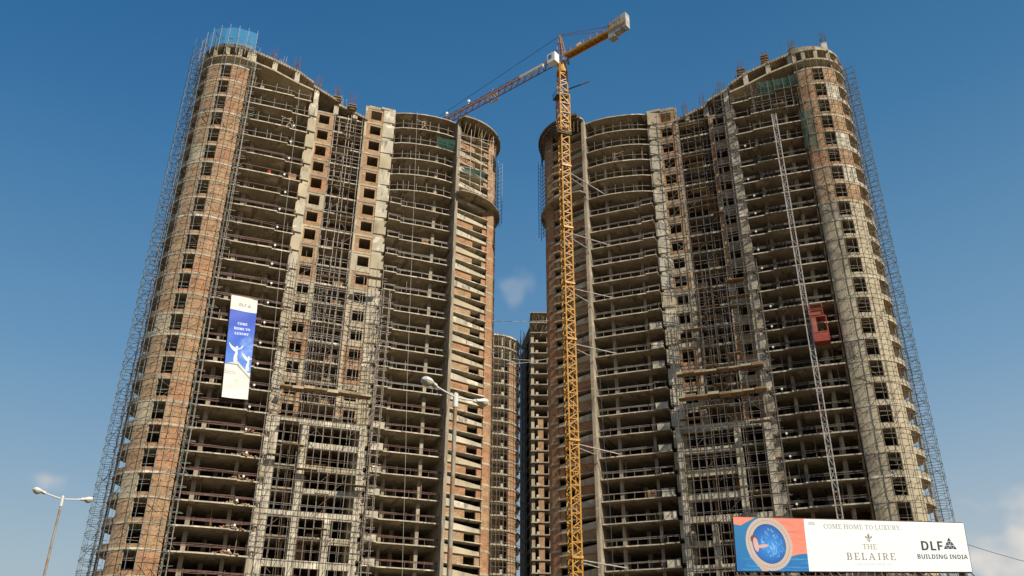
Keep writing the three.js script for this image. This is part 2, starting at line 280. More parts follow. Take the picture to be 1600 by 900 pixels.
  // ---- middle bay: two window strips in brick either side of an open, scaffolded shaft
  for (let k = 0; k <= KB; k++) {
    const y = lev(k), yb = lev(k + 1);
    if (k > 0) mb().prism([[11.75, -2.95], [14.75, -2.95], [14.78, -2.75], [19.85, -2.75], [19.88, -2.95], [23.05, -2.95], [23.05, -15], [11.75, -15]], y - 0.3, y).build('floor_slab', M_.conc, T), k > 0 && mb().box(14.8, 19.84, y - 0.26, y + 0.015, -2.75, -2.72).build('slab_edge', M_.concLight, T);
    for (const [s0, s1, w0, w1] of [[11.75, 14.75, 12.3, 14], [19.9, 23.05, 20.95, 22.75]]) {
      if ((s0 < 15 && k === 0) || k > 17) continue;
      const t = -2.45, g = mb(), wt = y - 0.75, wb = y - 2.5 + (hash(k, 2, 9) - 0.5) * 0.15, yt = k === 0 && s0 > 15 ? y + 0.1 : y - 0.32;
      g.box(s0, w0, yb - 0.02, yt, t - 0.35, t).box(w1, s1, yb - 0.02, yt, t - 0.35, t).box(w0, w1, yb - 0.02, wb, t - 0.35, t).box(w0, w1, wt, yt, t - 0.35, t);
      g.build('brick_wall_panel', hash(k, s0 | 0, 93) < (k > 10 ? 0.45 : 0.04) ? M_.plaster : hash(k, s0 | 0, 3) < 0.6 ? M_.brick : hash(k, s0 | 0, 8) < 0.5 ? M_.brickRed : M_.brickPale, T);
      const c = mb(); c.box(s0, s0 + 0.35, yb, y - 0.02, t, t + 0.07).box(s0 + 0.35, s1, y - 0.32, y, t - 0.3, t + 0.06).box(w0 - 0.1, w1 + 0.1, wt, wt + 0.14, t, t + 0.05);
      if (hash(k, s0 | 0, 77) < 0.45 && k > 9) { const m = (w0 + w1) / 2; c.box(m - 0.03, m + 0.03, wb, wt, t - 0.2, t - 0.14); }
      c.build('concrete_frame', hash(k, s0 | 0, 13) < 0.5 ? M_.plaster : M_.conc, T);
    }
    // shaft back wall, partly bricked up
    if (k > 0 && hash(k, 6, side + 5) < 0.75) { const a = rr(15, 16.5), b = a + rr(1.2, 2.6), g = mb().box(a, b, yb, y - 0.3 - rr(0, 1), -5.3, -5.05); g.build('brick_infill', R() < 0.5 ? M_.brickRed : M_.brick, T); }
    if (k > 0 && hash(k, 16, side + 5) < 0.5) mb().box(17.9, 19.6, yb, yb + rr(0.7, 1.6), -4.3, -4.05).build('brick_infill', M_.brickPale, T);
  }
  mb().wall([[14.75, -13], [19.9, -13]], 0, lev(0.9), 0.25).build('shaft_back_wall', M_.conc, T);
  for (const s of [14.6, 19.9]) mb().box(s, s + 0.2, 0, lev(0.9), -13, -2.9).build('shaft_side_wall', M_.brick, T);
  // projecting concrete frame on the lower storeys
  const f0 = lev(18), ft = -0.75, fb = lev(KB + 0.9);
  for (const [s0, s1, y1] of [[11.1, 12.25, f0], [15.35, 16.3, f0], [19.75, 20.55, lev(22) - 0.5], [23.45, 24.3, f0]]) mb().box(s0, s1, fb, y1, ft - 0.85, ft + rr(-0.04, 0.04)).build('frame_pillar', M_.concLight, T);
  for (const k of [18, 22, 24]) { for (const [a, b] of k === 18 ? [[12.25, 15.35], [16.3, 23.45]] : k === 22 ? [[12.25, 15.35], [16.3, 23.45]] : [[12.25, 15.35], [16.3, 19.75], [20.55, 23.45]]) mb().box(a, b, lev(k) - 1.0, lev(k) - 0.04, ft - 0.6, ft - 0.05).build('frame_beam', M_.concLight, T); }
  for (const k of [19, 20, 21]) mb().box(16.3, 23.45, lev(k) - 0.95, lev(k) - 0.1, ft - 0.7, ft - 0.2).build('concrete_band', k % 2 ? M_.concLight : M_.plaster, T);
  for (const k of [23, 25]) mb().box(20.55, 23.45, lev(k) - 0.95, lev(k) - 0.1, ft - 0.7, ft - 0.2).build('concrete_band', M_.plaster, T);
  for (let k = 18; k <= KB; k++) mb().box(12.3, 23.4, lev(k) - 0.28, lev(k) - 0.02, -2.7, ft - 0.86).build('landing_slab', M_.conc, T);
  // ---- curved balconies of the inner bay
  for (let k = 0; k <= KB; k++) {
    const y = lev(k), up = k < 6, e = (up ? H_UP : H_LO).map(([s, t]) => [s, t + rr(-0.04, 0.04)]);
    const slab = mb().prism([...e, [35.9, -15], [25.1, -15]], y - 0.16, y).build('curved_balcony_slab', M_.conc, T);
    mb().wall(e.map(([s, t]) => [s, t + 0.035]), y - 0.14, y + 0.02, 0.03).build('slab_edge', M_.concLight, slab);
    if (k > 0) railing(slab, up ? e : e, y, up ? { step: 1.5, post: 1.75, rails: [1.05], m: M_.rail, gap: 0.3 } : { step: 1.7, post: 1.0, rails: [0.8, 0.9, 1.0], m: k > 16 && left ? M_.railBrown : M_.rail, gap: 0.1 });
    if (k >= (left ? 18 : 13)) { const z = hash(k, 3, side + 2); if (left || z > 0.2) mb().box(25.2, 27, y, y + 0.75 + 0.2 * z, -1.5, -1.24).build('parapet', M_.concLight, T); }
  }
  for (const [s, t, w] of [[33, -2.9, 0.25], [27.9, -3.8, 0.22], [30.5, -8, 0.3], [33.8, -8.4, 0.3]]) mb().box(s - w, s + w, 0, lev(0.06), t - w, t + w).build('column', M_.conc, T);
  mb().wall([[28.2, -11], [31.5, -11]], 0, lev(0.06), 0.2).build('inner_wall', M_.brick, T);
  // ---- fin between the balconies and the round inner end
  mb().box(35.92, 36.4, 0, lev(-0.05), -15, -0.35).build('fin_wall', M_.conc, T);
  // ---- inner end: brick panels, concrete parapet bands with sloping tops, thin ledges
  const jl = [36.4, -0.95], jr = [42.5, -2.8], jt = (s) => jl[1] + (jr[1] - jl[1]) * (s - jl[0]) / (jr[0] - jl[0]);
  for (let k = 0; k <= KB; k++) {
    const crown = k < 5, yl = lev(k + 0.66), ytopL = lev(k + 0.87), ytopR = lev(k + 1.05), yband = lev(k + 1.2), ynext = lev(k + 1.66);
    mb().prism([[jl[0], jl[1] + 0.1], [jr[0] + 0.15, jr[1] + 0.1], [jr[0], jr[1] - 1.6], [jl[0], jl[1] - 1.6]], yl - 0.14, yl).build('ledge', M_.concLight, T);
    if (!(crown && k < 1)) { const g = mb(), o = -0.12, A = [jl[0], jl[1] + o], B = [jr[0] - 0.15, jr[1] + o], C = [B[0], B[1] - 0.25], D = [A[0], A[1] - 0.25];
      const yt = (s) => ytopL + (ytopR - ytopL) * (s - A[0]) / (B[0] - A[0]);
      g.prism([A, B, C, D], yband, (s) => yt(s)); g.build('parapet_band', hash(k, 31, 2) < 0.4 ? M_.plaster : M_.concLight, T); }
    mb().prism([[jl[0], jl[1] + 0.02], [jr[0] + 0.1, jr[1] + 0.02], [jr[0], jr[1] - 1.6], [jl[0], jl[1] - 1.6]], yband - 0.1, yband).build('ledge', M_.plaster, T);
    // brick panel with a window near the round end; upper storeys of the crown stand half open
    const o = -0.22, w0 = 39.75, w1 = 41.6, pt = (s) => [s, jt(s) + o], y0 = ynext, y1 = yband - 0.1, bm = hash(k, 21, 3) < 0.5 ? M_.brickRed : hash(k, 21, 5) < 0.5 ? M_.brick : M_.brickPale;
    if (!(crown && (k === 2 || k === 3 || k === 4))) mb().wall([pt(36.4), pt(w0)], y0, y1, 0.25).build('brick_wall_panel', bm, T);
    mb().wall([pt(w1), pt(42.4)], y0, y1, 0.25).build('brick_wall_panel', bm, T);
    // room behind
    mb().prism([pt(36.4), pt(42.4), [42.6, -13], [36.4, -13]].map(([s, t], i) => i < 2 ? [s, t - 0.3] : [s, t]), lev(k + 1) - 0.2, lev(k + 1)).build('floor_slab', M_.conc, T);
    // brick strip that turns the corner, with a pale course at each storey
    const K = [[42.5, -2.95], [43.7, -3.4], [44.6, -4.7], [44.95, -6.2], [45, -15]];
    mb().wall(K, lev(k + 1) + 0.32, lev(k), 0.3).build('brick_wall_panel', hash(k, 25, 3) < 0.5 ? M_.brickRed : M_.brick, T);
    mb().wall(K.map(([s, t]) => [s + 0.03, t + 0.02]), lev(k + 1) - 0.02, lev(k + 1) + 0.3, 0.36).build('concrete_course', M_.plaster, T);
  }
  mb().wall([[36.4, -13], [44.8, -13]], 0, lev(0.1), 0.25).build('inner_wall', M_.conc, T);
  mb().wall([[45, -15], [37, -15]], 0, lev(0.1), 0.25).build('back_wall', M_.brick, T);
  for (const k of [0, 4.85]) { const d = mb(); d.prism([[35.95, 0.1], ...arc(EC, ER, -2, 100, 18), [45, -15], [35.95, -15]], lev(k) - 0.2, lev(k) + (k ? 0 : 0.05)); d.build('round_canopy_slab', M_.conc, T); }
  // ---- stepped roof storey that sweeps down from the round corner
  const yr = (s) => lev(lerpTab(ROOF, s)), yw = (s) => lev(lerpTab(LOW, s));
  for (const [a, b, t] of [[0.1, 4, -0.5], [4, 8, -0.55], [8, 10.6, -0.6], [10.6, 14.6, -1.3], [14.6, 20.4, -2.2]]) {
    mb().prism([[a, t], [b, t], [b, -15], [a, -15]], (s) => yr(s) - 0.45, yr).build('roof_slab', M_.conc, T);
    if (a < 10) mb().prism([[a, t + 0.55], [b, t + 0.5], [b, -15], [a, -15]], (s) => yw(s) - 0.3, yw).build('roof_storey_slab', M_.plaster, T);
    const j = mb(); for (let s = a + 0.2; s < b; s += 0.45) { const y = yr(s) - 0.46; j.bar([s, y, t - 1.2], [s + rr(-0.05, 0.05), y + 0.03, t + rr(0.1, 0.45)], 0.05); } j.build('formwork_joists', M_.timber, T, { kind: 'stuff' });
  }
  mb().prism([...arc(DC, DR - 0.1, -140, 20.5, 20), [0.1, -15], [-5, -13]], lev(-1.2) - 0.1, (s) => yr(s) + 0.05).build('round_roof_slab', M_.conc, T);
  mb().prism([...arc(DC, DR + 0.15, -140, 20.5, 20), [0.1, -15], [-5, -13]], lev(-0.5) - 0.1, lev(-0.5) + 0.2).build('round_roof_ring', M_.plaster, T);
  for (const a of [-120, -95, -70, -45, -20, 2, 18]) { const p = pol(DC, DR - 0.5, a); mb().box(p[0] - 0.3, p[0] + 0.3, lev(-0.5), lev(-1.2), p[1] - 0.3, p[1] + 0.3).build('roof_column', M_.plaster, T); }
  for (const s of [0.35, 3.9, 7.7, 11.3, 14.9, 18.2]) { const t = s < 10 ? -0.62 : s < 14.6 ? -1.45 : -2.35; mb().box(s - 0.4, s + 0.4, (s < 10 ? yw(s) : lev(1)), yr(s) - 0.4, t - 0.7, t).build('roof_column', M_.concLight, T); }
  mb().box(22.6, 25, lev(0) - 0.06, lev(0) + 0.35, -15, -2.2).build('roof_upstand', M_.plaster, T);
  mb().box(20.5, 23, lev(0) + 0.05, lev(0) + 0.25, -15, -2.4).build('roof_slab', M_.plaster, T);
  // starter bars and half-struck column forms standing on the roof
  for (const [s, h, form] of left ? [[3.6, 2.6, 0], [7.5, 3, 0], [11.5, 3.2, 0], [14.8, 2.2, 1], [17.5, 2.2, 1]] : [[-5.4, 2.6, 2], [-0.4, 2.0, 1], [4.2, 2.0, 1], [8.3, 2.0, 1], [12, 3, 0], [15.4, 2.6, 0], [18.4, 2.6, 0]]) {
    const y = (s < -3 ? lev(-1.25) : yr(s)) - 0.1, t = s < 10 ? -1.3 : -2.2;
    if (form) { const g = mb(); if (form === 2) g.box(s - 0.45, s + 0.45, y, y + 1.7, t - 0.45, t + 0.45); else for (let q = 0, n = 2 + Math.floor(rr(0, 2.6)); q < n; q++) { const w = 0.6 - q * rr(0.02, 0.14); g.box(s - w + 0.12, s + w - 0.12, y + q * 0.55, y + q * 0.55 + 0.55, t - w + 0.12, t + w - 0.12); g.box(s - w - 0.15, s + w + 0.15, y + q * 0.55 + 0.32, y + q * 0.55 + 0.44, t - w - 0.1, t + w + 0.1); } g.build('column_form', form === 2 ? M_.concLight : M_.timber, T); }
    const b = mb(), y0 = y + (form ? 1.5 : 0); for (let q = 0, n = 9 + Math.floor(rr(0, 10)); q < n; q++) { const a = q / n * 6.28, x = s + 0.42 * Math.cos(a), z = t + 0.42 * Math.sin(a); b.bar([x, y0, z], [x + rr(-0.35, 0.35), y0 + h * rr(0.6, 1.2), z + rr(-0.3, 0.3)], 0.02); } b.build('starter_bars', M_.rebar, T);
  }
  for (let i = 0; i < 34; i++) { const s = rr(1, 21), t = (s < 10 ? -0.9 : -2.5) - rr(0, 1.5), y = yr(s); mb().bar([s, y - 0.05, t], [s + rr(-0.12, 0.12), y + rr(0.8, 2.9), t + rr(-0.1, 0.1)], 0.025).build('roof_pole', R() < 0.5 ? M_.pole : M_.rebar, T); }
  for (let i = 0; i < 14; i++) { const a = rr(-110, 15), p = pol(DC, DR - 0.5, a), y = lev(-1.25); mb().bar([p[0], y, p[1]], [p[0] + rr(-0.15, 0.15), y + rr(0.6, 1.8), p[1]], 0.022).build('roof_pole', M_.rebar, T); }
  if (!left) { // formwork decking still hanging under the top of the round end
    const g = mb(); for (let a = -4; a < 100; a += 5) { const p = pol(EC, ER + rr(-0.2, 0.5), a), q = pol(EC, ER - 2.5, a); g.bar([q[0], lev(0) - 0.35, q[1]], [p[0], lev(0) - 0.3 + rr(-0.1, 0.1), p[1]], 0.07, 0.09); const u = pol(EC, ER - 0.25 + rr(-0.2, 0.2), a + 2); g.bar([u[0], lev(1) + rr(-0.4, 0.3), u[1]], [u[0] + rr(-0.2, 0.2), lev(0) - 0.3, u[1]], 0.06); if (R() < 0.6) g.bar([p[0], lev(0), p[1]], [p[0] + rr(-0.1, 0.1), lev(0) + rr(0.4, 1.1), p[1]], 0.04); }
    g.build('formwork_props', M_.timberDark, T, { kind: 'stuff' });
    mb().prism([...arc(EC, ER + 0.35, -2, 100, 14), ...arc(EC, ER - 1.2, 100, -2, 14)], lev(0) + 0.06, lev(0) + 0.5).build('formwork_edge_board', M_.timberDark, T);
  } else { const g = mb(); for (let a = 2; a < 70; a += 6) { const u = pol(EC, ER - 0.5, a), v = pol(EC, ER - 1.5, a + rr(-4, 4)); g.bar([v[0], lev(1) + rr(-0.3, 0.5), v[1]], [u[0], lev(0) - 0.22, u[1]], 0.05); } g.build('formwork_props', M_.timber, T, { kind: 'stuff' }); }
  // podium under the storeys in view
  mb().box(-7.4, 36, 0, lev(KB + 1), -14.8, -3.2).build('podium', M_.conc, T); 
  for (let s = -4; s < 44; s += 5.2) mb().box(s - 0.4, s + 0.4, 0, lev(KB + 1) + 0.1, s < 26 ? -3.1 : -4.2, s < 26 ? -2.3 : -3.4).build('podium_column', M_.conc, T);
  return T;
}
tower(1, 'unfinished brick and concrete tower with the hanging blue banner');
tower(-1, 'unfinished concrete tower behind the yellow crane and the white billboard');
// ---------------------------------------------------------------- scaffolding
function wob(p, a) { return [p[0] + rr(-a, a), p[1] + rr(-a, a), p[2] + rr(-a, a)]; }
// flat scaffold in front of a bay: two planes of standards, ledgers, ties, a few braces and boards
function flatScaffold(side, label, s0, s1, kTop, kBot, o) {
  const yb = Math.max(0, lev(kBot)), T = thing('scaffolding', label, 'scaffolding', { side, o: [(s0 + s1) / 2, yb, o.t] }, 'tube scaffolds on the towers');
  const yt = lev(kTop), ds = o.ds, planes = o.planes ?? [0, -0.9], n = Math.max(1, Math.round((s1 - s0) / ds)), lift = o.lift ?? 1.6;
  const topAt = (i) => yt + (o.ragged ?? 1.2) * rr(-1, 0.6);
  for (const dp of planes) for (let i = 0; i <= n; i++) {
    if (R() < (o.skip ?? 0)) continue;
    const s = s0 + (s1 - s0) * i / n + rr(-0.18, 0.18), top = topAt(i), g = mb(), pts = []; let x = s, t = o.t + dp + rr(-0.08, 0.08);
    for (let y = yb; y < top; y += 6) { pts.push([x, y, t]); x += rr(-0.07, 0.07); t += rr(-0.04, 0.04); } pts.push([x, top, t]);
    g.path(pts, o.r ?? 0.034); g.build('standard', R() < (o.mix ?? 0.25) ? o.m2 : o.m, T);
  }
  const tr = mb(); let bi = 0;
  for (let y = yb + lift * 0.6; y < yt - 0.3; y += lift * rr(0.9, 1.1)) {
    for (const dp of planes) { if (R() < 0.12) continue; const a = s0 - rr(0.1, 0.7), b = s1 + rr(0.1, 0.7), g = mb(); g.path([[a, y + rr(-0.06, 0.06), o.t + dp], [(a + b) / 2, y + rr(-0.08, 0.08), o.t + dp + rr(-0.05, 0.05)], [b, y + rr(-0.06, 0.06), o.t + dp]], (o.r ?? 0.034) * 0.95); g.build('ledger', R() < (o.mix ?? 0.25) ? o.m2 : o.m, T); }
    for (let i = 0; i <= n; i++) if (R() < 0.7) { const s = s0 + (s1 - s0) * i / n + rr(-0.1, 0.1); tr.bar([s, y + 0.04, o.t + planes[0] + 0.25], [s + rr(-0.1, 0.1), y + rr(-0.05, 0.1), o.t + planes[planes.length - 1] - rr(0.1, 0.6)], 0.028); }
    if (R() < (o.braces ?? 0.35)) { const a = rr(s0, s1 - 2), d = rr(1.2, 2.6) * (R() < 0.5 ? 1 : -1); mb().bar([a, y, o.t + 0.06], [a + Math.abs(d), y + d, o.t + 0.06], 0.028).build('brace', o.m2, T); bi++; }
    if (R() < (o.boards ?? 0)) { const a = rr(s0, s1 - 2.5), b = Math.min(s1, a + rr(1.6, 4)); mb().box(a, b, y + 0.05, y + 0.1, o.t + planes[planes.length - 1] - 0.1, o.t + planes[0] + 0.1).build('board', R() < 0.5 ? M_.timber : M_.timberPale, T); }
  }
  tr.build('transoms', o.m2, T, { kind: 'stuff' });
  return T;
}
function drumScaffold(side, label) {
  const T = thing('round_scaffolding', label, 'scaffolding', { side, o: [DC[0], lev(KB), DC[1]] }, 'tube scaffolds on the towers'), left = side > 0;
  const yb = lev(KB), yTop = lev(left ? -1.9 : -0.9);
  const rings = [[6.25, -105, 24, 10], [7.5, -120, left ? -64 : -60, 12]];
  for (const [r, a0, a1, da] of rings) for (let a = a0; a <= a1; a += da * rr(0.85, 1.15)) {
    const pts = []; let aa = a, q = r + rr(-0.12, 0.12); const top = yTop + rr(-1.4, 1);
    for (let y = yb; y < top; y += 5) { pts.push([pol(DC, q, aa)[0], y, pol(DC, q, aa)[1]]); aa += rr(-0.6, 0.6); q += rr(-0.05, 0.05); } pts.push([pol(DC, q, aa)[0], top, pol(DC, q, aa)[1]]);
    mb().path(pts, r > 7 ? 0.022 : a > -60 ? 0.03 : 0.026).build('standard', R() < 0.45 ? (left ? M_.poleGreen : M_.poleDark) : R() < 0.3 ? M_.pole : left ? M_.poleBlue : M_.poleGreen, T);
  }
  const tr = mb(), br = [];
  for (let y = yb + 0.4; y < yTop - 1.2; y += 1.6 * rr(0.9, 1.1)) {
    for (const [r, a0, a1] of rings) { const pts = [], ph = rr(0, 6), am = rr(0.02, 0.1); for (let i = 0; i <= 10; i++) { const a = a0 - 3 + (a1 - a0 + 6) * i / 10, p = pol(DC, r + rr(-0.08, 0.08), a); pts.push([p[0], y + am * Math.sin(ph + i) + rr(-0.05, 0.05), p[1]]); } mb().path(pts, r > 7 ? 0.017 : 0.022).build('ledger', R() < 0.6 && r < 7 ? M_.poleDark : left ? M_.poleBlue : M_.poleGreen, T); }
    for (let a = -118; a < 22; a += rr(9, 15)) { const p = pol(DC, a < -60 ? 7.6 : 6.6, a), q = pol(DC, 5.75, a + rr(-2, 2)); tr.bar([p[0], y + 0.05, p[1]], [q[0], y + rr(-0.05, 0.15), q[1]], 0.026); }
    for (let q = 0; q < 2; q++) if (R() < 0.7) { const a = rr(-100, 10), p = pol(DC, 6.33, a), b = a + rr(8, 16) * (R() < 0.5 ? 1 : -1), z = pol(DC, 6.33, b); mb().bar([p[0], y, p[1]], [z[0], y + rr(1, 2.2), z[1]], 0.026).build('brace', M_.poleDark, T); }
    if (R() < 0.35) { const a = rr(-118, -75), p = pol(DC, 7.55, a), z = pol(DC, 6.3, a + rr(6, 14)); mb().bar([p[0], y, p[1]], [z[0], y + rr(0.8, 1.8), z[1]], 0.026).build('brace', left ? M_.poleBlue : M_.poleGreen, T); }
  }
  tr.build('transoms', M_.poleDark, T, { kind: 'stuff' });
  return T;
}
drumScaffold(1, 'curved tube scaffolding wrapped round the outer brick corner of the banner tower');
drumScaffold(-1, 'curved tube scaffolding wrapped round the outer corner of the crane-side tower');
const P1 = { m: M_.pole, m2: M_.poleDark };
flatScaffold(1, 'grey pole scaffolding filling the open shaft in the upper middle of the banner tower', 15, 19.6, 0.9, 17, { ...P1, t: -2.4, ds: 0.95, planes: [0, -1], lift: 1.6, ragged: 0.5, boards: 0.4, braces: 0.5 });
flatScaffold(-1, 'grey pole scaffolding filling the open shaft in the upper middle of the crane-side tower', 13.9, 19.6, 0.6, 17, { ...P1, t: -1.9, ds: 1.1, planes: [0, -1.2], lift: 1.6, ragged: 0.8, boards: 0.45, braces: 0.5 });
flatScaffold(1, 'dense rusty scaffolding before the projecting concrete frame low on the banner tower', 10.6, 24.9, 10.4, KB, { ...P1, t: 0.5, ds: 1.1, planes: [0, -0.75], lift: 1.55, ragged: 7, mix: 0.55, braces: 0.8, boards: 0.35, r: 0.03 });
flatScaffold(-1, 'dense rusty scaffolding before the projecting concrete frame low on the crane-side tower', 10.2, 23.6, 10.8, KB, { ...P1, t: 0.7, ds: 1.15, planes: [0, -0.9], lift: 1.5, ragged: 3, mix: 0.4, braces: 0.8, boards: 0.65 });
flatScaffold(-1, 'narrow tall scaffolding climbing to the roof beside the outer pier of the crane-side tower', 10.6, 13.2, 0.1, 11, { ...P1, t: 0.4, ds: 1.2, planes: [0, -0.8], lift: 1.6, ragged: 0.8, mix: 0.2, braces: 0.3 });
flatScaffold(-1, 'slim pole scaffolding along the brick window strip of the crane-side tower', 19.9, 23.4, 0.2, 11, { m: M_.poleDark, m2: M_.pole, t: -1.4, ds: 1.7, planes: [0], lift: 1.7, ragged: 0.6, braces: 1 });
flatScaffold(1, 'two-pole ladder scaffolding beside the balconies of the banner tower', 25.25, 26.1, 11.2, KB, { ...P1, t: -0.4, ds: 0.8, planes: [0, -0.6], lift: 1.5, ragged: 0.2, mix: 0.1, braces: 0.2 });
flatScaffold(1, 'slim pole scaffolding between the round corner and balconies of the banner tower', 0.35, 1.15, -0.4, KB, { m: M_.pole, m2: M_.poleGreen, t: 0.7, ds: 0.7, planes: [0, -0.5], lift: 1.6, ragged: 0.6, mix: 0.4, braces: 0.2 });
flatScaffold(-1, 'big grid of poles holding the green net under the roof of the crane-side tower', -0.4, 7, 0.2, 2.2, { m: M_.pole, m2: M_.poleDark, t: 0.55, ds: 1.3, planes: [0, -0.7], lift: 1.5, ragged: 0.4, mix: 0.1, braces: 0.1, boards: 0.9 });
flatScaffold(1, 'small pole scaffolding hung on the rounded end of the banner tower', 36.6, 42.4, 0.6, 5, { m: M_.pole, m2: M_.poleDark, t: -0.3, ds: 2, planes: [0], lift: 1.7, ragged: 0.5, mix: 0.2, braces: 0.6 });
for (const side of [1, -1]) { // lattice tower hung outside the round end
  const T = thing('hanging_scaffold_tower', side > 0 ? 'slim blue-grey lattice ladder hung on the inner edge of the banner tower' : 'slim blue-grey lattice ladder hung on the inner edge of the crane-side tower', 'scaffolding', { side, o: [45.2, lev(5), -6.2] }, 'tube scaffolds on the towers');
  const y0 = lev(side > 0 ? 5.1 : 6), y1 = lev(1.1), S = [[45.3, -5.6], [46.2, -5.9], [46.1, -7], [45.2, -6.8]];
  for (const [s, t] of S) mb().bar([s, y0, t], [s, y1 + rr(0, 0.8), t], 0.035).build('standard', M_.poleBlue, T);
  for (let y = y0 + 0.5; y < y1; y += 0.85) for (let i = 0; i < 4; i++) { const a = S[i], b = S[(i + 1) % 4]; mb().bar([a[0], y, a[1]], [b[0], y + 0.55, b[1]], 0.024).build('rung', M_.poleBlue, T); }
}
// catch platforms of planks and tin across the middle bay
for (const [side, k, label] of [[1, 16.95, 'long timber catch platform above the concrete frame of the banner tower'], [-1, 15.85, 'upper timber catch platform across the crane-side tower'], [-1, 17.0, 'lower timber catch platform across the crane-side tower']]) {
  const T = thing('catch_platform', label, 'platform', { side, o: [17.6, lev(k), 0.2] }, 'catch platforms');
  const a0 = side > 0 ? 11.5 : 11, a1 = side > 0 ? 24.3 : 23.3; let n = 0;
  for (let s = a0; s < a1; s += 1.62) { const b = Math.min(a1, s + 1.6), y = lev(k) + rr(-0.08, 0.08), tilt = rr(0.15, 0.4); const g = mb(); g.prism([[s, 1.2], [b, 1.2], [b, 0.1], [s, 0.1]], (x, t) => y + tilt * (t + 0.9) * 0.5, (x, t) => y + 0.09 + tilt * (t + 0.9) * 0.5); g.build('plank_panel', [M_.timberPale, M_.timber, M_.brickPale][n++ % 3], T); const f = mb().box(s + 0.03, b - 0.04, y + tilt + 0.02, y + tilt + rr(0.2, 0.5), 1.21, 1.25); f.build('toe_board', [M_.timberPale, M_.plaster, M_.timber][(n * 2) % 3], T); }
}

// ---------------------------------------------------------------- safety nets
function net(name, label, side, m, rows) { const T = thing(name, label, 'safety net', { side, o: rows[0][0] }); const g = mb(); for (let i = 0; i + 1 < rows.length; i++) for (let j = 0; j + 1 < rows[i].length; j++) g.quad(rows[i][j], rows[i][j + 1], rows[i + 1][j + 1], rows[i + 1][j]); g.build('net_sheet', m, T); return T; }
{
  const row = (y, w) => Array.from({ length: 13 }, (_, i) => { const a = -88 + 110 * i / 12, p = pol(DC, 6.35 + w * Math.sin(i * 2.1), a); return [p[0], y(a, i), p[1]]; });
  const T = net('blue_safety_net', 'blue safety net on poles round the roof corner of the banner tower', 1, M_.netBlue, [row((a) => lev(-1.15), 0.1), row((a, i) => lev(-1.7) + 0.05 * Math.sin(i * 3), 0.14), row((a, i) => lev(-2.25) - (i % 3 === 1 ? 0.22 : 0) - smooth(-40, -90, a) * 1.9, 0.05)]);
  for (let i = 0; i < 9; i++) { const a = -85 + 106 * i / 8, p = pol(DC, 6.42, a); mb().bar([p[0], lev(-0.6), p[1]], [p[0], lev(-2.35) - smooth(-40, -90, a) * 1.8 + rr(0, 0.4), p[1]], 0.035).build('net_pole', M_.pole, T); }
  const sag = (k0, k1, s0, s1, t, n = 6) => [0, 0.5, 1].map((v) => Array.from({ length: n + 1 }, (_, i) => [s0 + (s1 - s0) * i / n, lev(k0 + (k1 - k0) * v) - 0.25 * Math.sin(Math.PI * i / n), t + 0.3 * Math.sin(v * 3.1) + 0.08 * Math.sin(i * 2.3 + v * 4)]));
  net('green_safety_net', 'dark green net strung under the roof of the crane-side tower', -1, M_.netGreen, sag(0.15, 1.05, 0.1, 6.1, 0.2));
  net('green_safety_net', 'dark green net along an upper curved balcony of the banner tower', 1, M_.netGreen, sag(1.25, 1.95, 32.4, 35.7, -1.15));
  net('green_safety_net', 'dark green net across the rounded crown of the banner tower', 1, M_.netGreen, sag(2.75, 3.3, 37, 41.6, -1.6));
  net('green_safety_net', 'green net draped down the round corner edge of the crane-side tower', -1, M_.netGreen, sag(2.6, 4.9, -1.6, 0.3, 0.8, 4));
}

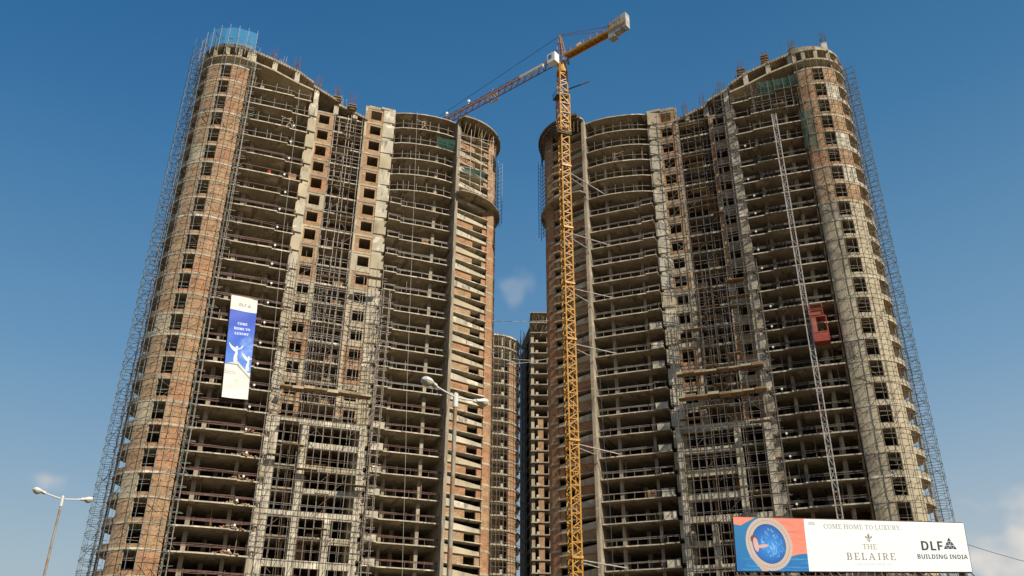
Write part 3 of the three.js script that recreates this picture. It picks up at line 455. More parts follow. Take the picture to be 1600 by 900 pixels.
// ---------------------------------------------------------------- tower crane
{
  const h0 = 108.9, T = thing('tower_crane', 'tall yellow tower crane with long jib standing between the towers', 'crane', { o: [8.55, 0, -119] });
  const cx = 8.55, cz = -119, a = 0.68, turn = 0.35, Q = (x, z) => [cx + x * Math.cos(turn) + z * Math.sin(turn), cz - x * Math.sin(turn) + z * Math.cos(turn)];
  const cor = [Q(-a, -a), Q(a, -a), Q(a, a), Q(-a, a)], S = 1.9;
  for (let y = 0, n = 0; y < h0 - 4; y += S, n++) { // mast sections
    const g = mb(), y1 = Math.min(y + S, h0 - 4);
    for (let i = 0; i < 4; i++) { const p = cor[i], q = cor[(i + 1) % 4]; g.bar([p[0], y, p[1]], [p[0], y1, p[1]], 0.1); g.bar([p[0], y + 0.05, p[1]], [q[0], y + 0.05, q[1]], 0.055); const m = y + S / 2, [u, v] = n % 2 ? [p, q] : [q, p]; g.bar([u[0], y, u[1]], [v[0], m, v[1]], 0.055); g.bar([v[0], m, v[1]], [u[0], y1, u[1]], 0.055); }
    g.build('mast_section', M_.crane, T);
  }
  { // ladder inside
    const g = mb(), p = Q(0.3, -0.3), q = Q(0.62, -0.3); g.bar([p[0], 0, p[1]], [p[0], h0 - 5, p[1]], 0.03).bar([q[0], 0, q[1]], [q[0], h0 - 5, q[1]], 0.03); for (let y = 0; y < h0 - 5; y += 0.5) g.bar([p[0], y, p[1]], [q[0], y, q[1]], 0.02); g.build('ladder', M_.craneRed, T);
  }
  // climbing cage and platforms near the top
  for (const [y, w] of [[h0 - 17.5, 1.0], [h0 - 9.5, 0.95]]) { const g = mb(); const c = [Q(-w - 0.5, -w), Q(w, -w), Q(w, w), Q(-w - 0.5, w)]; g.prism(c.map(([x, z]) => [x, z]), y, y + 0.12); for (let i = 0; i < 4; i++) { const p = c[i], q = c[(i + 1) % 4]; g.bar([p[0], y, p[1]], [p[0], y + 1.1, p[1]], 0.03); g.bar([p[0], y + 1.1, p[1]], [q[0], y + 1.1, q[1]], 0.03); g.bar([p[0], y + 0.6, p[1]], [q[0], y + 0.6, q[1]], 0.025); } g.build('platform', M_.poleDark, T); }
  { const g = mb(), b = a + 0.2, c = [Q(-b, -b), Q(b, -b), Q(b, b), Q(-b, b)]; for (let i = 0; i < 4; i++) { const p = c[i], q = c[(i + 1) % 4]; g.bar([p[0], h0 - 17, p[1]], [p[0], h0 - 9, p[1]], 0.09); for (let y = h0 - 17; y <= h0 - 9; y += 2) { g.bar([p[0], y, p[1]], [q[0], y, q[1]], 0.06); if (y < h0 - 9) g.bar([p[0], y, p[1]], [q[0], y + 2, q[1]], 0.05); } } g.build('climbing_cage', M_.crane, T); }
  // collars and struts tying the mast to the tower
  const st = [[83.5, 1.6], [71.7, 0], [61.8, 0], [52.5, 0], [37.1, 0], [21.2, 0]];
  for (const [yy] of st) {
    const y = yy + 1.6, g = mb(), b = a + 0.14, c = [Q(-b, -b), Q(b, -b), Q(b, b), Q(-b, b)]; for (let i = 0; i < 4; i++) { const p = c[i], q = c[(i + 1) % 4]; g.bar([p[0], y, p[1]], [q[0], y, q[1]], 0.1, 0.16); } g.build('collar', M_.crane, T);
    const k = Math.round((99 - y) / 3.2 + 0.35), [wx, wz] = toWorld(-1, 32.6, -2.2), [vx, vz] = toWorld(-1, 36.2, -0.5);
    mb().bar([c[1][0], y, c[1][1]], [wx, lev(k) + 0.3, wz], 0.09, 0.09, 6).build('tie_strut', M_.hoistWhite, T);
    mb().bar([c[0][0], y, c[0][1]], [vx, y - 0.3, vz], 0.08, 0.08, 6).build('tie_strut', M_.hoistWhite, T);
  }
  // slewing unit, cat head, jib, counter-jib
  const jd = unit([-20.03, 0, -16.7]), sd = [-jd[2], 0, jd[0]];
  const P = (u, y, v) => [cx + jd[0] * u + sd[0] * v, h0 + y, cz + jd[2] * u + sd[2] * v];
  mb().lathe([cx, h0 - 4, cz], [[0.1, 0], [1.0, 0], [1.05, 0.4], [0.9, 1.0], [0.8, 2.2], [0.1, 2.2]], 14).build('slewing_ring', M_.crane, T);
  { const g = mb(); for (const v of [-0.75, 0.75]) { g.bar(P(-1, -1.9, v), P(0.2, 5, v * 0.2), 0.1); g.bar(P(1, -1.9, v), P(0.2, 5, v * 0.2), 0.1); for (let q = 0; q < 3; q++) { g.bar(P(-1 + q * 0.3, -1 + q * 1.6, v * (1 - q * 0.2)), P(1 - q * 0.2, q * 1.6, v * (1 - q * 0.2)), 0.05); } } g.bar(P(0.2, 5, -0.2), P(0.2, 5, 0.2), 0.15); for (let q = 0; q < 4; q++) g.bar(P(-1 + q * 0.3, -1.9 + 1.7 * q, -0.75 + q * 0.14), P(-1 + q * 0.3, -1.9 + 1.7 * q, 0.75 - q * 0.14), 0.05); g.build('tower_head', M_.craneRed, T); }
  const JL = 46, bay = 1.6;
  { // jib: triangular truss
    const g = mb(), top = 0.75, bot = -0.55, w = 0.6; g.bar(P(1, top, 0), P(JL, top, 0), 0.075); for (const v of [-w, w]) g.bar(P(1, bot, v), P(JL, bot, v), 0.075);
    for (let u = 1; u < JL; u += bay) { for (const v of [-w, w]) { g.bar(P(u, bot, v), P(u + bay / 2, top, 0), 0.05); g.bar(P(u + bay / 2, top, 0), P(u + bay, bot, v), 0.05); } g.bar(P(u, bot, -w), P(u, bot, w), 0.05); g.bar(P(u, bot, -w), P(u + bay, bot, w), 0.04); }
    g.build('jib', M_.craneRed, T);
  }
  { // counter-jib deck
    const g = mb(), L = 13.6, w = 0.6; for (const v of [-w, w]) { g.bar(P(-1, -0.6, v), P(-L, -0.6, v), 0.1, 0.22); g.bar(P(-1, 0.5, v), P(-L, 0.5, v), 0.03); for (let u = 1; u < L; u += 1.4) g.bar(P(-u, -0.4, v), P(-u, 0.5, v), 0.025); }
    for (let u = 1; u < L; u += 1) g.bar(P(-u, -0.6, -w), P(-u, -0.6, w), 0.06); g.quad(P(-1, -0.42, -w), P(-L, -0.42, -w), P(-L, -0.42, w), P(-1, -0.42, w)); g.build('counter_jib', M_.crane, T);
    for (const [u0, u1, y0, y1] of [[10.2, 11.5, -2.4, 1.1], [11.55, 12.7, -1.7, 1.3], [12.75, 13.8, -1.5, 1.5]]) { const b = mb(); const c = (u, y, v) => P(-u, y, v); const A = [c(u0, y0, -0.6), c(u1, y0, -0.6), c(u1, y0, 0.6), c(u0, y0, 0.6)], B = [c(u0, y1, -0.6), c(u1, y1, -0.6), c(u1, y1, 0.6), c(u0, y1, 0.6)]; for (let i = 0; i < 4; i++) b.quad(A[i], A[(i + 1) % 4], B[(i + 1) % 4], B[i]); b.quad(B[0], B[1], B[2], B[3]); b.quad(A[3], A[2], A[1], A[0]); b.build('counterweight_block', M_.offWhite, T); }
    const wv = mb(); for (const v of [-0.35, 0.35]) wv.bar(P(-3.6, -0.1, v), P(-4.4, 0.3, v), 0.25, 0.3, 4, true); wv.build('winch', M_.white, T);
  }
  { // cab hung beside the slewing unit
    const c = (u, y, v) => P(u * 0.85 + 0.75, y * 0.85 - 1.2, -v * 0.85 - 1.45), cab = mb(); const A = [c(-0.9, -1.1, -0.75), c(1.0, -1.1, -0.75), c(1.0, -1.1, 0.75), c(-0.9, -1.1, 0.75)], B = [c(-0.9, 1.2, -0.75), c(1.1, 1.2, -0.75), c(1.1, 1.2, 0.75), c(-0.9, 1.2, 0.75)];
    for (let i = 0; i < 4; i++) cab.quad(A[i], A[(i + 1) % 4], B[(i + 1) % 4], B[i]); cab.quad(B[0], B[1], B[2], B[3]); cab.quad(A[3], A[2], A[1], A[0]); const C = cab.build('operator_cab', M_.white, T);
    mb().quad(c(1.12, -0.5, -0.6), c(1.12, -0.5, 0.6), c(1.17, 0.95, 0.6), c(1.17, 0.95, -0.6)).build('window', M_.glass, C);
    mb().quad(c(-0.1, -0.2, 0.78), c(0.7, -0.2, 0.78), c(0.7, 0.85, 0.78), c(-0.1, 0.85, 0.78)).build('window', M_.glass, C);
    const e = mb(); for (let u = 2.4; u < 7; u += 1.1) e.bar(P(u + 1, -0.7, -0.95), P(u + 1.9, -0.6, -0.95), 0.2, 0.3, 4, true); e.build('electrical_boxes', M_.lampGrey, T, { kind: 'stuff' });
  }
  { const g = mb(); g.bar(P(15.5, -0.9, -0.9), P(17.3, -0.9, -0.9), 0.08).bar(P(15.5, -0.9, 0.9), P(17.3, -0.9, 0.9), 0.08).bar(P(15.5, -0.9, -0.9), P(15.5, -0.9, 0.9), 0.08).bar(P(17.3, -0.9, -0.9), P(17.3, -0.9, 0.9), 0.08).bar(P(16.4, -0.9, 0), P(16.4, 1.7, 0.4), 0.06).bar(P(15.6, -0.9, 0.9), P(15.8, 1.2, 0.8), 0.06).bar(P(17.2, -0.9, 0.9), P(17, 1.2, 0.8), 0.06); g.build('trolley', M_.crane, T); }
  mb().bar(P(0.2, 5, 0), P(38, 0.95, 0), 0.03).build('tie_rod', M_.cable, T);
  for (const v of [-0.7, 0.7]) mb().bar(P(0.2, 5, v * 0.2), P(-11, 0, v), 0.035).build('tie_rod', M_.craneRed, T);
  for (const u of [22.2, 28, 32.6]) { const b = mb(); const c = P(u, 1.3, 0); b.bar(P(u, 0.9, 0), c, 0.05); b.lathe([c[0], c[1], c[2]], [[0.02, 0.55], [0.26, 0.4], [0.28, 0], [0.02, -0.05]], 8); b.build('floodlight', M_.white, T); }
  mb().bar(P(-0.5, -7, 1), P(-4, -6.2, 2.4), 0.08).build('cable_outrigger', M_.poleDark, T);
}

// ---------------------------------------------------------------- hoist on the crane-side tower
{
  const T = thing('construction_hoist', 'white lattice hoist mast with red cage on the crane-side tower', 'hoist', { side: -1, o: [4.2, 0, 1.2] });
  const w = 0.33, c = [[4.2 - w, 1.2 - w], [4.2 + w, 1.2 - w], [4.2 + w, 1.2 + w], [4.2 - w, 1.2 + w]], top = lev(2.65);
  for (let y = 0, n = 0; y < top; y += 1.5, n++) { const g = mb(), y1 = Math.min(top, y + 1.5), h = mb(); for (let i = 0; i < 4; i++) { const p = c[i], q = c[(i + 1) % 4]; g.bar([p[0], y, p[1]], [p[0], y1, p[1]], 0.075); h.bar([p[0], y, p[1]], [q[0], y, q[1]], 0.035); h.bar([(n + i) % 2 ? p[0] : q[0], y, (n + i) % 2 ? p[1] : q[1]], [(n + i) % 2 ? q[0] : p[0], y1, (n + i) % 2 ? q[1] : p[1]], 0.032); } const s = g.build('mast_section', M_.hoistWhite, T); h.build('lattice', n % 9 < 2 ? M_.hoistRust : M_.hoistWhite, s); }
  for (let k = 4; k < KB; k += 3) { const g = mb(); for (const d of [-0.9, 0.9]) g.bar([4.2, lev(k) + 0.1, 0.9], [4.2 + d, lev(k) + 0.12, -0.1], 0.04); g.build('wall_tie', M_.hoistRust, T); }
  const y0 = lev(15.1), y1 = lev(13.95), s0 = 1.75, s1 = 3.72, t0 = 0.3, t1 = 1.9, C = mb();
  for (const s of [s0, s1]) for (const t of [t0, t1]) C.bar([s, y0, t], [s, y1, t], 0.07);
  for (const y of [y0, y0 + 1.3, y1]) { for (const t of [t0, t1]) C.bar([s0, y, t], [s1, y, t], 0.08); for (const s of [s0, s1]) C.bar([s, y, t0], [s, y, t1], 0.08); }
  const cage = C.build('cage', M_.cageRed, T);
  mb().box(s0, s1, y0 - 0.05, y0 + 0.05, t0, t1).build('floor', M_.cageRed, cage); mb().box(s0, s1, y1 - 0.04, y1 + 0.06, t0, t1).build('roof', M_.cageRed, cage);
  mb().box(s0, s1, y0, y0 + 1.4, t1 + 0.02, t1 + 0.05).build('lower_panel', M_.cageRed, cage); mb().box(s1 - 0.62, s1, y0 + 1.4, y1, t1 + 0.02, t1 + 0.05).build('door_panel', mat(0.66, 0.22, 0.15, 0.55, metalTex), cage);
  mb().box(s1 + 0.02, s1 + 0.04, y0, y1, t0, t1).build('side_panel', M_.cageMesh, cage); mb().box(s0 - 0.04, s0 - 0.02, y0, y0 + 1.4, t0, t1).build('side_panel', M_.cageRed, cage);
  const rl = mb(); for (const yy of [y1 + 1.0, y1 + 1.9]) { for (const t of [t0 + 0.1, t1]) rl.bar([s0 + 0.3, yy, t], [s1, yy, t], 0.05); for (const s of [s0 + 0.3, s1]) rl.bar([s, yy, t0], [s, yy, t1], 0.05); } for (const s of [s0 + 0.3, s1]) for (const t of [t0 + 0.1, t1]) rl.bar([s, y1, t], [s, y1 + 1.9, t], 0.05); rl.build('roof_guard', M_.cageRed, cage);
  mb().box(s0 + 0.3, s1, y1 + 0.3, y1 + 0.95, t1 - 0.12, t1 - 0.06).build('guard_panel', M_.cageMesh, cage);
}

// ---------------------------------------------------------------- printed banners
function canvasTex(w, h, draw) { const c = document.createElement('canvas'); c.width = w; c.height = h; draw(c.getContext('2d'), w, h); const t = new THREE.CanvasTexture(c); t.colorSpace = THREE.SRGBColorSpace; t.magFilter = THREE.LinearFilter; return t; }
function triLogo(x, X, Y, s, col, gap) { x.fillStyle = col; const h = s * 0.9; for (let r = 0; r < 3; r++) for (let i = 0; i <= r; i++) { const cx = X + (i - r / 2) * s, y = Y + r * h; x.beginPath(); x.moveTo(cx, y + gap); x.lineTo(cx + s / 2 - gap, y + h - gap); x.lineTo(cx - s / 2 + gap, y + h - gap); x.fill(); if (i < r) { const d = cx + s / 2; x.beginPath(); x.moveTo(d - s / 2 + gap * 1.6, y + gap * 0.8); x.lineTo(d + s / 2 - gap * 1.6, y + gap * 0.8); x.lineTo(d, y + h - gap * 1.6); x.fill(); } } }
function emblem(x, X, Y, r) { // small lily crest
  x.beginPath(); x.moveTo(X, Y - r * 1.2); x.quadraticCurveTo(X + r * 0.55, Y - r * 0.4, X, Y + r * 0.35); x.quadraticCurveTo(X - r * 0.55, Y - r * 0.4, X, Y - r * 1.2); x.fill();
  for (const q of [-1, 1]) { x.beginPath(); x.moveTo(X + q * r * 0.15, Y + r * 0.35); x.quadraticCurveTo(X + q * r * 0.45, Y - r * 0.7, X + q * r * 1.0, Y - r * 0.35); x.quadraticCurveTo(X + q * r * 0.75, Y - r * 0.25, X + q * r * 0.78, Y + r * 0.1); x.quadraticCurveTo(X + q * r * 0.4, Y - r * 0.1, X + q * r * 0.3, Y + r * 0.4); x.fill(); }
  x.fillRect(X - r * 0.5, Y + r * 0.42, r, r * 0.14); x.beginPath(); x.moveTo(X - r * 0.3, Y + r * 0.62); x.lineTo(X + r * 0.3, Y + r * 0.62); x.lineTo(X, Y + r * 1.1); x.fill();
}
function sheet(pts, tx, parent, name, rough = 0.55, bulge = null) { // curved printed sheet through four corners TL TR BR BL, with thickness
  const nx = 40, ny = 24, pos = [], uv = [], idx = [], o = parent.fr.o, sd = parent.fr.side;
  for (let j = 0; j <= ny; j++) for (let i = 0; i <= nx; i++) { const u = i / nx, v = j / ny, q = [0, 1, 2].map((k) => (pts[0][k] * (1 - u) + pts[1][k] * u) * (1 - v) + (pts[3][k] * (1 - u) + pts[2][k] * u) * v); if (bulge) q[2] += bulge(u, v); pos.push(sd * (q[0] - o[0]), q[1] - o[1], q[2] - o[2]); uv.push(u, 1 - v); }
  for (let j = 0; j < ny; j++) for (let i = 0; i < nx; i++) { const a = j * (nx + 1) + i; idx.push(a, a + nx + 1, a + 1, a + 1, a + nx + 1, a + nx + 2); }
  const g = new THREE.BufferGeometry(); g.setAttribute('position', new THREE.Float32BufferAttribute(pos, 3)); g.setAttribute('uv', new THREE.Float32BufferAttribute(uv, 2)); g.setIndex(idx); g.computeVertexNormals();
  const m = new THREE.Mesh(g, new THREE.MeshStandardMaterial({ map: tx, roughness: rough, side: THREE.DoubleSide })); m.name = name; m.fr = parent.fr; m.castShadow = m.receiveShadow = true; parent.add(m); return m;
}
{
  const tx = canvasTex(512, 2048, (x, w, h) => {
    x.fillStyle = '#dfdbd1'; x.fillRect(0, 0, w, h);
    const g = x.createLinearGradient(0, 300, 0, 1500); g.addColorStop(0, '#3450b4'); g.addColorStop(0.45, '#2f5cc4'); g.addColorStop(1, '#5c8ad6'); x.fillStyle = g; x.fillRect(0, 290, w, 1230);
    const q = rng(5); for (let i = 0; i < 60; i++) { const X = w * (0.55 + 0.5 * q()), Y = 820 + 480 * q(), r = 20 + 60 * q(); x.fillStyle = 'rgba(205,222,245,0.06)'; x.beginPath(); x.arc(X, Y, r, 0, 7); x.fill(); }
    x.fillStyle = '#77787a'; x.font = 'bold 84px sans-serif'; x.textAlign = 'center'; x.fillText('DLF', 235, 196); triLogo(x, 365, 120, 28, '#77787a', 2); x.fillStyle = '#b9b9b6'; x.fillRect(110, 222, 310, 8);
    x.fillStyle = '#f4f4f2'; x.font = 'bold 64px serif'; x.fillText('COME', 265, 575); x.fillText('HOME TO', 265, 680); x.fillText('LUXURY', 265, 785);
    // stone cornice with two winged statues
    const statue = (X, Y, s) => { x.fillStyle = '#e9e7e0'; x.beginPath(); x.moveTo(X - 20 * s, Y); x.quadraticCurveTo(X - 34 * s, Y - 70 * s, X - 8 * s, Y - 130 * s); x.quadraticCurveTo(X + 4 * s, Y - 180 * s, X + 10 * s, Y - 205 * s); x.quadraticCurveTo(X + 36 * s, Y - 150 * s, X + 22 * s, Y - 80 * s); x.quadraticCurveTo(X + 34 * s, Y - 40 * s, X + 30 * s, Y); x.fill(); x.beginPath(); x.arc(X + 10 * s, Y - 222 * s, 17 * s, 0, 7); x.fill(); x.beginPath(); x.moveTo(X - 4 * s, Y - 150 * s); x.quadraticCurveTo(X - 90 * s, Y - 190 * s, X - 112 * s, Y - 285 * s); x.quadraticCurveTo(X - 60 * s, Y - 225 * s, X + 4 * s, Y - 205 * s); x.fill(); x.lineWidth = 15 * s; x.strokeStyle = '#e9e7e0'; x.beginPath(); x.moveTo(X + 14 * s, Y - 190 * s); x.lineTo(X + 70 * s, Y - 215 * s); x.lineTo(X + 92 * s, Y - 255 * s); x.stroke(); x.strokeStyle = '#8f9299'; x.lineWidth = 6 * s; x.beginPath(); x.moveTo(X + 22 * s, Y - 5 * s); x.quadraticCurveTo(X + 12 * s, Y - 90 * s, X + 20 * s, Y - 160 * s); x.stroke(); };
    x.fillStyle = '#cfcdc4'; x.beginPath(); x.moveTo(0, 1395); x.lineTo(250, 1330); x.lineTo(512, 1560); x.lineTo(512, 1640); x.lineTo(0, 1640); x.fill(); x.fillStyle = '#7d8088'; x.fillRect(0, 1385, 260, 18); x.beginPath(); x.moveTo(250, 1385); x.lineTo(512, 1615); x.lineTo(512, 1640); x.lineTo(240, 1410); x.fill(); x.fillStyle = '#e4e2da'; x.fillRect(0, 1420, 238, 70); x.fillStyle = '#9a9ca2'; x.fillRect(0, 1540, 230, 10); x.fillRect(0, 1575, 230, 10);
    statue(190, 1345, 1.35); statue(440, 1480, 1.2);
    x.fillStyle = '#dfdbd1'; x.fillRect(0, 1640, w, h - 1640); x.fillStyle = '#d8b9a4'; emblem(x, 256, 1705, 30); x.fillStyle = '#d6c4bb'; x.font = '36px serif'; x.fillText('THE', 256, 1785); x.font = '74px serif'; x.fillText('BELAIRE', 256, 1860);
  });
  const T = thing('hanging_banner', 'tall blue and white banner hanging over the balconies of the left tower', 'banner', { side: 1, o: [5.3, lev(17.6), 0.45] });
  sheet([[3.15, lev(12.82), 0.35], [6.85, lev(12.86), 0.3], [7.5, lev(17.62), 0.5], [4.08, lev(17.62), 0.55]], tx, T, 'printed_sheet', 0.6, (u, v) => 0.09 * Math.sin(u * 5 + v * 9) + 0.05 * Math.sin(v * 31 + u * 3));
  mb().bar([3.05, lev(12.8), 0.32], [6.95, lev(12.84), 0.27], 0.04).build('top_rod', M_.pole, T);
}
{
  const tx = canvasTex(2048, 448, (x, w, h) => {
    x.fillStyle = '#eceeed'; x.fillRect(0, 0, w, h);
    const pw = 620, q = rng(11); const g = x.createLinearGradient(0, 0, 0, h); g.addColorStop(0, '#2f78a4'); g.addColorStop(1, '#1f6fae'); x.fillStyle = g; x.fillRect(0, 0, pw, h);
    x.save(); x.beginPath(); x.rect(0, 0, pw, h); x.clip();
    x.fillStyle = '#ec8a72'; x.beginPath(); x.moveTo(0, 0); x.lineTo(190, 0); x.lineTo(60, 70); x.lineTo(0, 60); x.fill(); x.beginPath(); x.moveTo(300, 0); x.lineTo(pw, 0); x.lineTo(pw, 300); x.quadraticCurveTo(540, 300, 470, 330); x.lineTo(380, 100); x.fill();
    for (let i = 0; i < 26; i++) { x.strokeStyle = `rgba(${190 + 50 * q()},${95 + 40 * q()},${80 + 30 * q()},0.55)`; x.lineWidth = 2 + 7 * q(); x.beginPath(); const X = 380 + 240 * q(), Y = 20 + 260 * q(); x.moveTo(X, Y); x.quadraticCurveTo(X + 60, Y - 15, X + 130, Y + 30 * q()); x.stroke(); }
    for (let i = 0; i < 40; i++) { x.strokeStyle = `rgba(${40 + 90 * q()},${130 + 60 * q()},${190 + 40 * q()},0.35)`; x.lineWidth = 3 + 8 * q(); x.beginPath(); const X = 620 * q(), Y = 330 + 118 * q(); x.moveTo(X, Y); x.quadraticCurveTo(X + 60, Y + 12, X + 140, Y); x.stroke(); }
    x.translate(295, 220); x.rotate(-0.25); x.fillStyle = '#c9b8ac'; x.beginPath(); x.ellipse(0, 0, 198, 226, 0, 0, 7); x.fill(); x.strokeStyle = 'rgba(120,105,100,0.8)'; x.lineWidth = 2; for (let i = 0; i < 90; i++) { const a = i / 90 * 6.283; x.beginPath(); x.moveTo(150 * Math.cos(a), 172 * Math.sin(a)); x.lineTo(196 * Math.cos(a), 224 * Math.sin(a)); x.stroke(); }
    x.strokeStyle = '#a79486'; x.lineWidth = 5; x.beginPath(); x.ellipse(0, 0, 173, 198, 0, 0, 7); x.stroke();
    const wg = x.createRadialGradient(20, 40, 10, 0, 0, 170); wg.addColorStop(0, '#3f93dc'); wg.addColorStop(1, '#1c58a6'); x.fillStyle = wg; x.beginPath(); x.ellipse(0, 0, 142, 166, 0, 0, 7); x.fill(); x.strokeStyle = '#27466a'; x.lineWidth = 5; x.stroke();
    for (let i = 0; i < 70; i++) { x.strokeStyle = `rgba(215,235,252,${0.2 + 0.5 * q()})`; x.lineWidth = 1 + 4 * q(); const a = q() * 6.28, r = 110 * Math.sqrt(q()), X = 25 + r * Math.cos(a) * 0.9, Y = -10 + r * Math.sin(a) * 1.1; x.beginPath(); x.moveTo(X, Y); x.bezierCurveTo(X + 20 * q(), Y + 24 * q(), X - 14, Y + 28, X + 24 * q(), Y + 44 * q()); x.stroke(); }
    x.fillStyle = '#6e4a44'; x.beginPath(); x.ellipse(-118, -70, 26, 34, 0.3, 0, 7); x.fill(); x.fillStyle = '#d6a79c'; x.beginPath(); x.ellipse(-112, -20, 22, 60, 0.1, 0, 7); x.fill(); x.beginPath(); x.ellipse(-60, 6, 52, 14, 0.1, 0, 7); x.fill(); x.fillStyle = '#b9a79c'; for (let i = 0; i < 6; i++) { x.beginPath(); x.ellipse(-170 + 12 * i, 70 + 26 * i, 28, 18, 0.6, 0, 7); x.fill(); }
    x.restore();
    x.fillStyle = '#d3d8dc'; x.fillRect(655, 22, 62, 34); x.fillStyle = '#aab2b8'; x.fillRect(662, 30, 48, 5); x.fillRect(662, 42, 48, 5);
    x.strokeStyle = 'rgba(170,172,172,0.5)'; x.lineWidth = 2; for (const X of [980, 1335, 1690]) { x.beginPath(); x.moveTo(X, 0); x.lineTo(X, h); x.stroke(); }
    x.textAlign = 'center'; x.fillStyle = '#857d6e'; x.font = '56px serif'; x.fillText('COME HOME TO LUXURY.', 1136, 80); x.fillStyle = '#8d7f6a'; emblem(x, 1176, 156, 36); x.font = '64px serif'; x.fillText('THE', 1176, 256); x.font = '84px serif'; const bl = 'BELAIRE'; const adv = [0, 66, 130, 198, 262, 316, 382]; x.fillStyle = '#6f6658'; for (let i = 0; i < 7; i++) x.fillText(bl[i], 985 + adv[i], 348); x.fillStyle = '#a9b7c4'; x.font = 'italic 26px serif'; x.fillText('Luxury Homes FROM DLF', 1186, 394);
    x.fillStyle = '#2e3a3d'; x.font = 'bold 116px sans-serif'; x.fillText('DLF', 1728, 258); triLogo(x, 1890, 136, 41, '#2e3a3d', 2.4); x.font = 'bold 56px sans-serif'; x.fillText('BUILDING INDIA', 1806, 334);
  });
  const H = 1.6, TL = [13.84, 12.34 + H, -55], TR = [28.63, 12.26 + H, -56], BR = [28.5, 9.29 + H, -56], BL = [13.74, 9.09 + H, -55];
  const T = thing('billboard', 'long white roadside billboard with blue pool picture and black lettering', 'billboard', { o: [21, 0, -55.5] });
  sheet([TL, TR, BR, BL], tx, T, 'printed_sheet', 0.85, (u, v) => 0.006 * Math.sin(u * 37) * Math.sin(v * 3.1) + 0.004 * Math.sin(v * 9 + u * 7));
  const fr = mb(); const off = (p, d) => [p[0], p[1], p[2] - d]; fr.bar(off(TL, 0.12), off(TR, 0.12), 0.06).bar(off(BL, 0.12), off(BR, 0.12), 0.06).bar(off(TL, 0.12), off(BL, 0.12), 0.06).bar(off(TR, 0.12), off(BR, 0.12), 0.06); const mid = (a, b, u) => a.map((v, k) => v + (b[k] - v) * u); for (let i = 1; i < 8; i++) fr.bar(off(mid(TL, TR, i / 8), 0.14), off(mid(BL, BR, i / 8), 0.14), 0.05); fr.build('backing_frame', M_.rebar, T);
  for (let i = 0; i <= 5; i++) { const p = off(mid(BL, BR, 0.03 + i * 0.188), 0.5); mb().bar([p[0], 0, p[2]], [p[0], p[1] + 2.6, p[2]], 0.14).build('post', M_.pole, T); }
  for (const d of [0.16, 0.9]) mb().bar([BL[0] - 0.2, BL[1] - 0.35, BL[2] - d + 0.35], [BR[0] + 0.2, BR[1] - 0.35, BR[2] - d + 0.35], 0.06).build('catwalk_rail', M_.rebar, T);
  const br = mb(); for (let i = 0; i <= 28; i++) { const p = mid(BL, BR, i / 28); br.bar([p[0], p[1] - 0.33, p[2] + 0.2], [p[0] + rr(-0.2, 0.2), p[1] - 0.05, p[2] - 0.1], 0.03); } br.build('tie_brackets', M_.poleDark, T, { kind: 'stuff' });
}

// ---------------------------------------------------------------- street lamps
function streetLamp(label, x, z, dx, dz, h, f = 1) {
  const T = thing('street_lamp', label, 'street lamp', { o: [x, 0, z] }, 'twin-arm street lamps');
  const d = unit([dx, 0, dz]), L = Math.hypot(dx, dz);
  mb().lathe([x, 0, z], [[0.16, 0], [0.16, 0.6], [0.088 * f, 0.7], [0.062 * f, h - 0.35]], 12).build('pole', M_.lampPole, T);
  mb().lathe([x, h - 0.4, z], [[0.0, 0], [0.085 * f, 0], [0.085 * f, 0.42], [0.0, 0.47]], 12).build('pole_cap', M_.lampGrey, T);
  for (const q of [1, -1]) {
    const at = (u, y, v = 0) => [x + d[0] * q * u - d[2] * v, h - 0.1 + y, z + d[2] * q * u + d[0] * v], rise = (u) => 0.18 * u / L;
    const arm = mb().path([at(0.08, 0.02), at(L * 0.35, rise(L * 0.35)), at(L * 0.78, rise(L * 0.78))], 0.03, 6).build('arm', M_.lampGrey, T);
    // lantern: gear box, domed hood, prismatic bowl
    const u0 = L * 0.7, u1 = L * 0.7 + 0.52, hood = mb(), bowl = mb(), rows = 9, seg = 12, pts = [], bp = [];
    for (let i = 0; i <= rows; i++) { const f = i / rows, u = u0 + (u1 - u0) * f, w = f < 0.3 ? 0.085 + 0.02 * f : 0.09 + 0.075 * Math.sin(Math.PI * Math.min(1, (f - 0.25) / 0.75)) ** 0.7, hh = f < 0.3 ? 0.09 : 0.09 + 0.045 * Math.sin(Math.PI * (f - 0.3) / 0.7), e = f >= 1 ? 0.25 : 1; pts.push(Array.from({ length: seg + 1 }, (_, j) => { const a = Math.PI * j / seg; return at(u, rise(u) + e * hh * Math.sin(a) ** 0.6 - 0.02, e * w * Math.cos(a)); })); bp.push(Array.from({ length: seg + 1 }, (_, j) => { const a = Math.PI * j / seg, k = f < 0.34 ? 0.03 : 0.03 + 0.11 * Math.sin(Math.PI * (f - 0.34) / 0.66); return at(u, rise(u) - e * k * Math.sin(a) - 0.024, e * w * 0.94 * Math.cos(a)); })); }
    for (let i = 0; i < rows; i++) for (let j = 0; j < seg; j++) { hood.quad(pts[i][j], pts[i][j + 1], pts[i + 1][j + 1], pts[i + 1][j]); bowl.quad(bp[i][j], bp[i][j + 1], bp[i + 1][j + 1], bp[i + 1][j]); }
    hood.box(...(() => { const c = at(u0 + 0.02, rise(u0)); return [c[0] - 0.05, c[0] + 0.05, c[1] - 0.045, c[1] + 0.045, c[2] - 0.05, c[2] + 0.05]; })());
    const lan = hood.build('lantern', M_.lampGrey, T); bowl.build('bowl', M_.lens, lan);
  }
  return T;
}
streetLamp('twin-arm street lamp in the middle, in front of the left tower', -1.65, -24.5, -0.79, 0.88, 10.65, 0.95);
streetLamp('twin-arm street lamp standing alone against the sky at far left', -19.06, -37.26, -0.73, 0.75, 10.65, 0.72);

